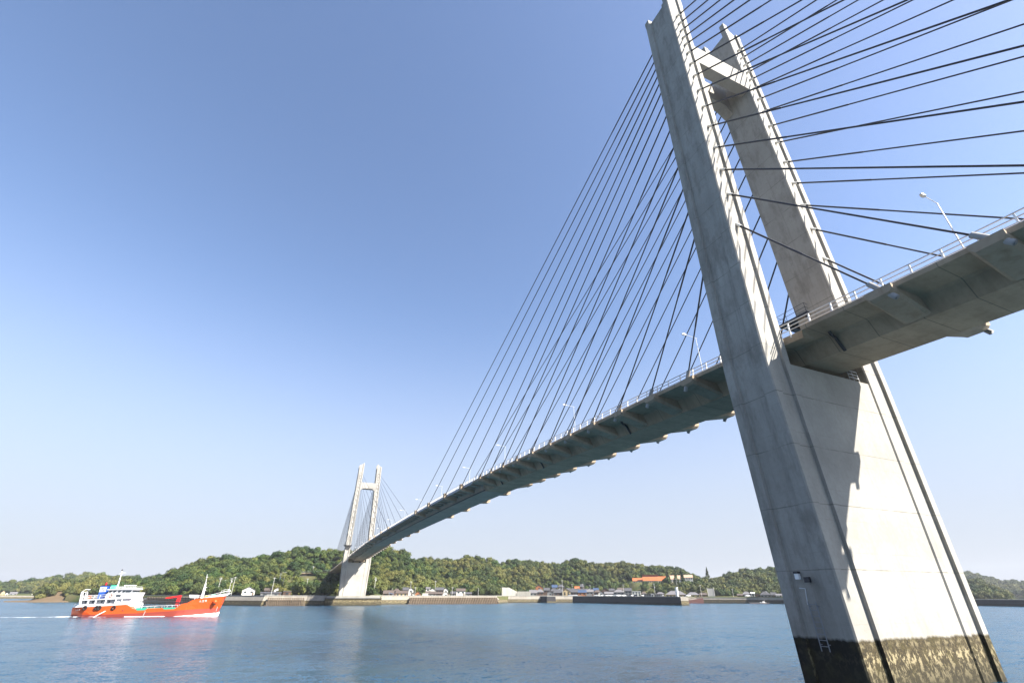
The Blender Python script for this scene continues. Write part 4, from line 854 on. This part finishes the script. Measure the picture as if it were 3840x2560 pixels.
# railing / road along the hillside cut
rd = [(*at(px, d), z) for px, d, z in ((1050, 480, 18.9), (1100, 476, 19.4), (1160, 474, 20.0), (1195, 472, 20.4), (1222, 470, 20.9))]
rings = []
for i, p in enumerate(rd):
    q = np.array(rd[min(i+1, 4)][:2])-np.array(rd[max(i-1, 0)][:2]); q /= np.linalg.norm(q); n = np.array([-q[1], q[0]]); rings.append([(p[0]+n[0]*w, p[1]+n[1]*w, p[2]+h) for w, h in ((-3.5, -2), (-3.5, .25), (3.5, .25), (3.5, -2))])
tag(MB().loft(rings).build('road', M['asphalt']), 'narrow road along the hillside to the bridge end', kind='structure')

# ================================================================== SHIP
AX = Vector((-0.145, -0.9894, 0)); ship = thing('tanker_ship', 'orange-red coastal tanker with white superstructure steaming across the strait', 'ship', (161.4, 77.0, 0), math.atan2(AX.y, AX.x))
# local frame: +x bow, -y starboard?  starboard (towards the viewer) is local -y
def lp_(name, col, rough=0.45): return plain(name, col, rough)
lp_('hull_orange', (0.52, 0.074, 0.010), 0.4); lp_('boot_red', (0.26, 0.042, 0.026), 0.6); lp_('deck_green', (0.03, 0.30, 0.20)); lp_('ship_white', (0.60, 0.60, 0.60), 0.4); lp_('funnel_blue', (0.012, 0.07, 0.34)); lp_('crane_red', (0.62, 0.02, 0.02), 0.4); lp_('ring_orange', (0.75, 0.16, 0.08)); lp_('yellow_paint', (0.7, 0.5, 0.05)); lp_('cabin_shade', (0.24, 0.25, 0.27))
def hb(x, h):      # half breadth of the hull at station x and height fraction
    b = 4.0*min(1, max(0.0, 1-((abs(x-1)-11)/8.6)**2.2)) if abs(x-1) > 11 else 4.0
    if x > 8: b = 4.0*max(0.0, 1-((x-8)/12.4)**2.1)
    if x < -12: b = 4.0*max(0.30, 1-((-12-x)/6.6)**2.3*0.72)
    return b
def sheer(x): return float(np.interp(x, [-17.6, -13.4, -5.9, -4.0, -3.3, -2.1, -1.7, 9.0, 9.7, 11.4, 12.3, 14.3, 20.2], [2.3, 2.42, 2.9, 3.03, 2.6, 1.95, 1.9, 2.3, 3.1, 3.45, 4.15, 4.6, 5.3]))
xs = [-17.6, -16.8, -15.5, -14, -12, -9, -6, -4.1, -3.6, -3.0, -2.3, -1.7, 0.5, 3, 5.5, 8, 9, 9.4, 9.8, 11.2, 11.8, 12.3, 14, 15.5, 17, 18.2, 19.0]
def boot_z(x): return float(np.interp(x, [-17.6, -10, -3, 5.8, 13, 19], [0.55, 0.6, 0.78, 1.25, 1.75, 2.0]))
up, lo = [], []
for x in xs:
    z1 = sheer(x); zb = boot_z(x); fl = max(0, (x-11)/8.0); w1 = hb(x, 1)+fl*0.35; rake = lambda z: (1.05*(z/5.3) if x > 15 else 0)*((x-15)/4.0 if x > 15 else 0)
    wb = max(0.05, hb(x, 0)*(1-0.30*fl)*(1.0 if x > -13 else 1-0.35*(-13-x)/4.6)); ww = wb*0.97
    up.append([(x+rake(z1), -w1, z1), (x+rake(z1*.6), -(w1*.6+wb*.4), zb+(z1-zb)*.5), (x+rake(zb), -wb, zb), (x+rake(zb), wb, zb), (x+rake(z1*.6), (w1*.6+wb*.4), zb+(z1-zb)*.5), (x+rake(z1), w1, z1)])
    lo.append([(x+rake(zb), -wb*1.003-.004, zb-.002), (x, -ww, -0.2), (x*0.97, -ww*.6, -1.2), (x*0.97, ww*.6, -1.2), (x, ww, -0.2), (x+rake(zb), wb*1.003+.004, zb-.002)])
hull = MB().loft(up).build('hull', M['hull_orange'], ship); MB().loft(lo).build('boot_topping', M['boot_red'], ship)
# green deck edge strips in the bulwark openings
for x0, x1 in ((-1.3, 1.4), (5.4, 8.8)):
    m = MB(); k = 7; r_ = []
    for i in range(k+1):
        x = x0+(x1-x0)*i/k; w = hb(x, 1)+.03; z = sheer(x); r_.append([(x, -w, z-.42 if 0 < i < k else z-.1), (x, -w, z+.02), (x, -w+.5, z+.02), (x, -w+.5, z-.42 if 0 < i < k else z-.1)])
    m.loft(r_).build('deck_edge', M['deck_green'], ship)
def ship_rail(pts, h=0.75, n=2, r=0.035, nm='handrail'):
    m = MB()
    for k in range(n): m.path([(p[0], p[1], p[2]+h*(k+1)/n) for p in pts], r, 5)
    for a, b in zip(pts[:-1], pts[1:]):
        L = (Vector(b)-Vector(a)).length; q = max(1, int(L/1.2))
        for i in range(q+1): p = Vector(a).lerp(Vector(b), i/q); m.tube(p, p+Vector((0, 0, h)), r, n=5)
    return m.build(nm, M['ship_white'], ship)
for sg in (-1, 1):
    ship_rail([(x, sg*(hb(x, 1)-.05), sheer(x)) for x in (-1.5, 1.5, 5, 9)], 0.55, 1, .05)
# poop house
MB().prism([(-16.4, 2.35), (-4.3, 2.9), (-4.3, 3.3), (-15.6, 3.05)], -3.72, 3.72, 'y').build('poop_bulwark', M['ship_white'], ship)
MB().box(-15.3, -4.2, -3.0, 3.0, 3.0, 4.35).build('deck_house', M['cabin_shade'], ship)  # wall under the boat deck painted grey to hold its shade
m = MB(); m.prism([(-15.9, 4.0), (-3.3, 4.55), (-3.3, 4.8), (-15.9, 4.25)], -3.75, 3.75, 'y'); m.build('boat_deck', M['ship_white'], ship)
for x in (-15.4, -13.7, -11.9, -9.5, -7.1, -5.6):
    for sg in (-1, 1): MB().box(x-.16, x+.16, sg*3.6-.09, sg*3.6+.09, 2.9, 4.3).build('stanchion', M['ship_white'], ship)
for x in (-14.6, -12.8, -10.7, -8.9): MB().box(x-.18, x+.18, -3.06, -2.9, 3.45, 3.95).build('porthole', M['window_glass'], ship)
MB().prism([(-7.0, 2.9), (-2.9, 2.55), (-3.3, 4.7), (-7.0, 4.5)], -3.3, 3.3, 'y').build('house_front', M['ship_white'], ship)
MB().prism([(-10.0, 4.55), (-3.15, 4.82), (-2.9, 6.1), (-10.0, 5.75)], -3.4, 3.4, 'y').build('bridge_deck_house', M['ship_white'], ship)
MB().box(-7.6, -6.4, -3.46, -3.3, 4.98, 5.5).build('porthole', M['window_glass'], ship)
MB().prism([(-10.05, 5.7), (-4.4, 5.95), (-4.1, 6.8), (-10.1, 6.62)], -2.7, 2.7, 'y').build('wheelhouse', M['ship_white'], ship)
for x in (-9.6, -8.6, -7.4, -6.3, -5.5, -4.8): MB().prism([(x-.33, 6.02), (x+.33, 6.05), (x+.42, 6.55), (x-.28, 6.52)], -2.78, -2.66, 'y').build('bridge_window', M['window_glass'], ship)
for y in (-1.8, -0.6, 0.6, 1.8): MB().prism([(y-.45, 6.08), (y+.45, 6.08), (y+.45, 6.58), (y-.45, 6.58)], -4.33, -4.1, 'x').build('bridge_window', M['window_glass'], ship)
MB().prism([(-10.4, 6.66), (-3.7, 6.86), (-3.75, 7.12), (-10.4, 6.9)], -3.1, 3.1, 'y').build('roof', M['ship_white'], ship)
for sg in (-1, 1): ship_rail([(-9.9, sg*2.9, 6.95), (-4.0, sg*2.9, 7.1)], .55, 2, .03)
ship_rail([(-15.4, -3.6, 4.25), (-10.0, -3.6, 4.55)], .95, 2, .045); ship_rail([(-15.4, 3.6, 4.25), (-10.0, 3.6, 4.55)], .95, 2, .045)
ship_rail([(-17.4, -2.0, 2.3), (-16.2, -2.9, 2.35)], .75, 2, .04)
def ring(x, y, z):
    m = MB(); N = 14; c = [(x+.36*math.cos(6.283*i/N), y, z+.36*math.sin(6.283*i/N)) for i in range(N+1)]; m.path(c, .085, 6); return m.build('life_ring', M['ring_orange'], ship)
ring(-8.8, -3.5, 5.25); ring(-13.8, -3.7, 4.85)
MB().box(-10.6, -9.5, -1.2, 1.2, 6.92, 7.95).build('deck_locker', M['deck_green'], ship)
MB().box(-6.9, -5.2, -1.0, 1.0, 7.08, 7.14).path([(-7.4, -.9, 7.9), (-4.9, -.9, 7.95), (-4.9, .9, 7.95), (-7.4, .9, 7.9), (-7.4, -.9, 7.9)], .07).path([(-7.2, -.9, 7.0), (-7.2, -.9, 7.9)], .06).path([(-5.1, .9, 7.0), (-5.1, .9, 7.95)], .06).build('antenna_frame', M['ship_white'], ship)
ms = MB().tube((-9.3, 0, 6.9), (-9.6, 0, 11.8), .22, .07).tube((-9.3, .5, 6.9), (-9.5, 0, 9.6), .09).box(-9.9, -9.3, -.5, .5, 10.9, 11.0).box(-9.7, -8.5, -.06, .06, 11.2, 11.3).build('mast', M['ship_white'], ship)
MB().sphere((-9.65, 0, 11.95), .22).build('mast_light', M['darksteel'], ms)
fn = MB().prism([(-12.75, 4.5), (-10.9, 4.5), (-10.9, 7.68), (-13.0, 7.62)], -1.5, 1.5, 'y').build('funnel', M['funnel_blue'], ship)
MB().prism([(-12.84, 6.15), (-11.28, 6.25), (-11.36, 7.48), (-12.92, 7.42)], -1.56, -1.49, 'y').build('emblem_panel', M['ship_white'], fn)
m = MB()   # dark stepped S emblem between two bars
for x0, x1, z0, z1 in ((-12.7, -11.5, 7.22, 7.30), (-12.7, -11.5, 6.36, 6.44), (-12.5, -11.7, 7.05, 7.13), (-12.5, -12.38, 6.80, 7.05), (-12.5, -11.7, 6.76, 6.86), (-11.82, -11.7, 6.6, 6.80), (-12.5, -11.7, 6.54, 6.62)): m.box(x0, x1, -1.585, -1.56, z0, z1)
m.build('emblem', M['darksteel'], fn)
MB().box(-12.9, -11.0, -1.3, 1.3, 7.69, 7.95).tube((-12.4, 0, 7.9), (-12.5, 0, 8.5), .38).tube((-11.5, .3, 7.9), (-11.5, .3, 8.4), .3).build('funnel_top', M['darksteel'], fn)
MB().tube((-12.2, -.6, 7.9), (-12.2, -.6, 8.6), .2).build('exhaust_cap', M['crane_red'], fn)
for sg in (-1, 1): MB().tube((-16.5, sg*1.3, 2.3), (-17.2, sg*1.3, 6.1), .13, .1).tube((-16.0, sg*1.3, 2.3), (-16.8, sg*1.3, 6.1), .1).build('goal_post', M['ship_white'], ship)
MB().path([(-17.2, -1.3, 6.1), (-16.4, -1.3, 6.8), (-16.4, 1.3, 6.8), (-17.2, 1.3, 6.1), (-17.2, -1.3, 6.1)], .09).build('gallows', M['ship_white'], ship)
# white pump house forward of the bridge
MB().loft([[(-3.4, -1.3, 2.0), (-1.2, -1.3, 2.0), (-1.2, 1.3, 2.0), (-3.4, 1.3, 2.0)], [(-4.0, -1.1, 4.3), (-2.0, -1.1, 4.1), (-2.0, 1.1, 4.1), (-4.0, 1.1, 4.3)], [(-3.4, -.5, 5.1), (-2.7, -.5, 5.1), (-2.7, .5, 5.1), (-3.4, .5, 5.1)], [(-3.2, -.3, 5.6), (-2.7, -.3, 5.6), (-2.7, .3, 5.6), (-3.2, .3, 5.6)]]).build('pump_house', M['ship_white'], ship)
# cargo deck, trunk and pipework
MB().box(-1.8, 12.0, -3.0, 3.0, 1.2, 2.15).build('trunk_deck', M['deck_green'], ship)
m = MB()
for y, z in ((-1.2, 2.9), (-0.7, 2.6), (0.2, 3.0), (0.9, 2.7)): m.path([(-2.1, y, z+.9), (1.5, y, z+.95), (5.5, y, z+.7), (11.5, y, z+.6)], .09)
for k in range(9):
    x = -1+1.5*k; m.path([(x, -2.2, 2.1), (x, -2.2, 2.75), (x+.5, 1.8, 2.75), (x+.5, 1.8, 2.1)], .07); m.tube((x+.3, -1.2, 2.1), (x+.3, -1.2, 3.5), .06); m.tube((x+.7, -1.8, 2.1), (x+.7, -1.8, 2.55), .16)
tag(m.build('pipework', M['darksteel'], ship), kind='stuff')
cr = MB().box(7.2, 8.0, -.35, .35, 2.1, 4.9).prism([(7.0, 3.5), (8.2, 3.5), (7.9, 3.9), (7.2, 3.9)], -.5, .5, 'y').build('crane_post', M['crane_red'], ship)
MB().prism([(3.9, 4.55), (4.4, 4.85), (7.7, 5.35), (8.2, 5.3), (8.0, 4.75), (7.4, 4.8), (4.5, 4.5)], -.25, .25, 'y').build('crane_boom', M['crane_red'], cr)
# forecastle
MB().prism([(13.4, 4.35), (18.6, 4.95), (20.6, 5.3), (21.6, 6.05), (15.5, 5.05)], -.62, -.5, 'y').build('bow_bulwark', M['ship_white'], ship)
r_ = []
for x in (14.8, 16.2, 17.6, 18.8, 19.0): w = hb(x, 1)+max(0, (x-11)/8)*.36; z = sheer(x); xr = x+(1.05*(z/5.3)*(x-15)/4 if x > 15 else 0); hh = np.interp(x, [14.8, 16, 19], [.02, .42, .72]); r_.append([(xr, -w-.02, z-.02), (xr+.1, -w-.06, z+hh), (xr+.1, -w+.08, z+hh), (xr, -w+.12, z-.02)])
MB().loft(r_).build('bow_bulwark', M['ship_white'], ship)
bw = [(15.0, -2.3, 4.75), (16.8, -1.7, 5.1), (18.6, -.9, 5.6), (20.2, -.3, 5.95)]
ship_rail([(12.6, -2.9, 4.2), (14.6, -2.5, 4.6)], .85, 2, .05); ship_rail(bw, .5, 1, .05); ship_rail([(18.6, -.5, 5.6), (19.4, -.4, 6.0), (20.7, -.15, 6.1)], .9, 2, .05)
MB().sphere((20.6, 0, 6.5), .45, 8, 6).build('bow_light', M['ship_white'], ship)
fm_ = MB().loft([[(13.4, -.35, 4.4), (14.1, -.35, 4.4), (14.1, .35, 4.4), (13.4, .35, 4.4)], [(13.45, -.16, 8.6), (13.8, -.16, 8.6), (13.8, .16, 8.6), (13.45, .16, 8.6)]]).tube((13.6, 0, 8.6), (13.35, 0, 11.1), .1, .06).box(13.3, 13.75, -.3, .3, 10.2, 10.32).build('foremast', M['ship_white'], ship)
MB().box(13.9, 14.25, -.12, .12, 7.4, 7.6).box(13.9, 14.25, -.12, .12, 6.6, 6.8).build('mast_lamp', M['ship_white'], fm_)
MB().prism([(10.5, 5.5), (12.6, 5.45), (12.6, 4.62), (10.85, 4.7)], -1.6, 1.2, 'y').build('store_box', M['ship_white'], ship)
for x in (11.1, 12.2): MB().box(x-.08, x+.08, -1.3, -1.1, 3.0, 4.7).build('box_leg', M['darksteel'], ship)
MB().box(14.6, 15.1, -.9, -.3, 4.6, 5.3).box(15.5, 15.9, -.7, -.2, 4.8, 5.3).build('winch', M['yellow_paint'], ship)
MB().box(16.2, 17.2, -.6, .5, 4.9, 5.65).build('winch_cover', M['deck_green'], ship)
bl = MB().sphere((18.05, -2.1, 3.62), .62, 14, 10).build('anchor_bolster', M['hull_orange'], ship, True)
MB().box(17.8, 18.35, -2.35, -1.8, 2.86, 3.05).build('anchor', M['darksteel'], ship)
for x in (-13.8, -10.96, -10.3, -6.84):
    m = MB(); N = 12; m.path([(x+.42*math.cos(6.283*i/N), -hb(x, 1)-.12, 2.22+.42*math.sin(6.283*i/N)) for i in range(N+1)], .17, 6); m.build('tyre_fender', M['black'], ship)
MB().box(-4.6, -4.2, -4.06, -3.98, 1.42, 1.62).build('scupper', M['darksteel'], ship)
# ship's name in three white characters, bow and stern
def stroke_text(ox, oz, size, yf, parent):
    G = [[(0.3, 1.0, 0.12, 0.0), (0.05, .68, .78, .68), (.78, .68, .78, .1), (.78, .1, 1.0, .1), (.2, .35, .5, .25)],
         [(.5, 1.05, .5, .92), (.05, .9, .95, .9), (.05, .9, .05, .72), (.95, .9, .95, .72), (.2, .66, .8, .66), (.25, .38, .75, .38), (.5, .66, .5, .05), (.05, .05, .95, .05), (.7, .26, .82, .16)],
         [(.5, 1.05, .5, .0), (.2, .9, .8, .9), (.05, .7, .95, .7), (.3, .66, .36, .5), (.7, .66, .64, .5), (.15, .46, .85, .46), (.05, .26, .95, .26)]]
    m = MB()
    for gi_, g_ in enumerate(G):
        for x0, z0, x1, z1 in g_:
            a = Vector((ox+(gi_*1.32+x0)*size, 0, oz+z0*size+gi_*size*.12)); b = Vector((ox+(gi_*1.32+x1)*size, 0, oz+z1*size+gi_*size*.12)); a.y, b.y = yf(a), yf(b); m.tube(a, b, size*.075, n=4)
    m.build('name_lettering', M['ship_white'], parent)
def side_y(p):
    x = p.x; fl = max(0, (x-11)/8.0); w1 = hb(x, 1)+fl*.35; wb = hb(x, 0)*(1-.30*fl)*(1.0 if x > -13 else 1-.35*(-13-x)/4.6); z1 = sheer(x); zb = boot_z(x); t_ = min(1, max(0, (p.z-zb)/(z1-zb)))
    wm = w1*.6+wb*.4; return -((wm+(w1-wm)*(t_-.5)*2) if t_ > .5 else (wb+(wm-wb)*t_*2))-.05
stroke_text(14.1, 3.55, 0.50, side_y, ship); stroke_text(-16.3, 1.5, 0.34, side_y, ship)
# white draught marks
MB().path([(1.0, side_y(Vector((1, 0, .7)))-.02, .15), (1.25, side_y(Vector((1, 0, .9)))-.02, 1.35)], .05).build('draught_mark', M['ship_white'], ship)
MB().path([(18.7, side_y(Vector((18.7, 0, 1.5)))-.03, 1.2), (18.9, side_y(Vector((18.9, 0, 3)))-.03, 3.0)], .05).build('draught_mark', M['ship_white'], ship)
# foam
foam = mat('sea foam', (0.82, 0.84, 0.85), 0.9); t = NT(foam); P = t.pos(); M['foam'] = foam
al = t.ramp(t.noise(t.scaled(P, (0.9, 0.35, 1)), 1.0, 5, .7), [(0.45, 0.0), (0.58, 0.9)]); t.l(al, t.b.inputs['Alpha'])
W2 = ship.matrix_basis if False else Matrix.Translation((161.4, 77.0, 0)) @ Matrix.Rotation(math.atan2(AX.y, AX.x), 4, 'Z')
solid = mat('bow wave foam', (0.86, 0.88, 0.88), 0.9); M['foamsolid'] = solid
m = MB(); r_ = []
for i in range(26):
    k = i/25; x = 19.6-10.5*k; w = hb(min(x, 18.9), 0)*(1-.3*max(0, (x-11)/8)); hgt = 0.95*(1-k)**1.2*(0.85+.3*rng.random()); out = .25+1.3*(1-(1-k)**2)*.8
    r_.append([tuple(W2 @ Vector(q)) for q in ((x, -w+.25, .02+hgt), (x-.1, -w-.12, hgt*.8+.03), (x-.2, -w-out*.6, .18*(1-k)+.03), (x-.3, -w-out, -.05), (x, -w+.25, -.1))])
tag(m.loft(r_).build('bow_wave', M['foamsolid'], None, True), 'white bow wave curling along the red ship\'s bow', kind='stuff')
m = MB(); r_ = []
for i in range(40):
    k = i/39; x = -8.0-42*k; y0 = -3.6+1.2*k if x < -16 else -4.1; w = 0.7+1.3*min(1, max(0, (-12-x)/8)); zz = .05+.16*math.sin(math.pi*min(1, max(0, (-9-x)/14)))*(.6+.6*rng.random())
    r_.append([tuple(W2 @ Vector(q)) for q in ((x, y0-.3*rng.random(), .012), (x, y0+w*.3, zz), (x, y0+w*.8, zz*.9), (x, y0+w*1.3+.3*rng.random(), .012))])
tag(m.loft(r_, False, False).build('wake', M['foam'], None, True), 'churned white wake trailing behind the ship\'s stern', kind='stuff')
m = MB(); r_ = []
for i in range(20):
    k = i/19; x = -3.5+10*k; r_.append([tuple(W2 @ Vector(q)) for q in ((x, -4.05, .10), (x, -4.12, .07), (x, -4.25-.1*math.sin(k*9), .01))])
tag(m.loft(r_, False, False).build('hull_foam', M['foamsolid'], None, True), 'thin line of foam along the hull amidships', kind='stuff')
# cooling water jet
MB().path([(-8.6, -3.95, 1.45), (-9.1, -4.6, 1.0), (-9.8, -5.1, .45), (-10.4, -5.3, 0.0)], .07).build('water_jet', M['foamsolid'], ship)

# ================================================================== HAZE
hz = bpy.data.materials.new('summer haze'); hz.use_nodes = True; hz.node_tree.nodes.clear()
_o = hz.node_tree.nodes.new('ShaderNodeOutputMaterial'); _v = hz.node_tree.nodes.new('ShaderNodeVolumePrincipled'); hz.node_tree.links.new(_v.outputs[0], _o.inputs['Volume'])
_v.inputs['Color'].default_value = (0.86, 0.91, 1.0, 1); _v.inputs['Density'].default_value = 0.00010; _v.inputs['Anisotropy'].default_value = 0.2
tag(MB().box(-1300, 3300, -2100, 2100, -8, 92).build('haze', hz), 'thin pale summer haze over the strait', kind='stuff')
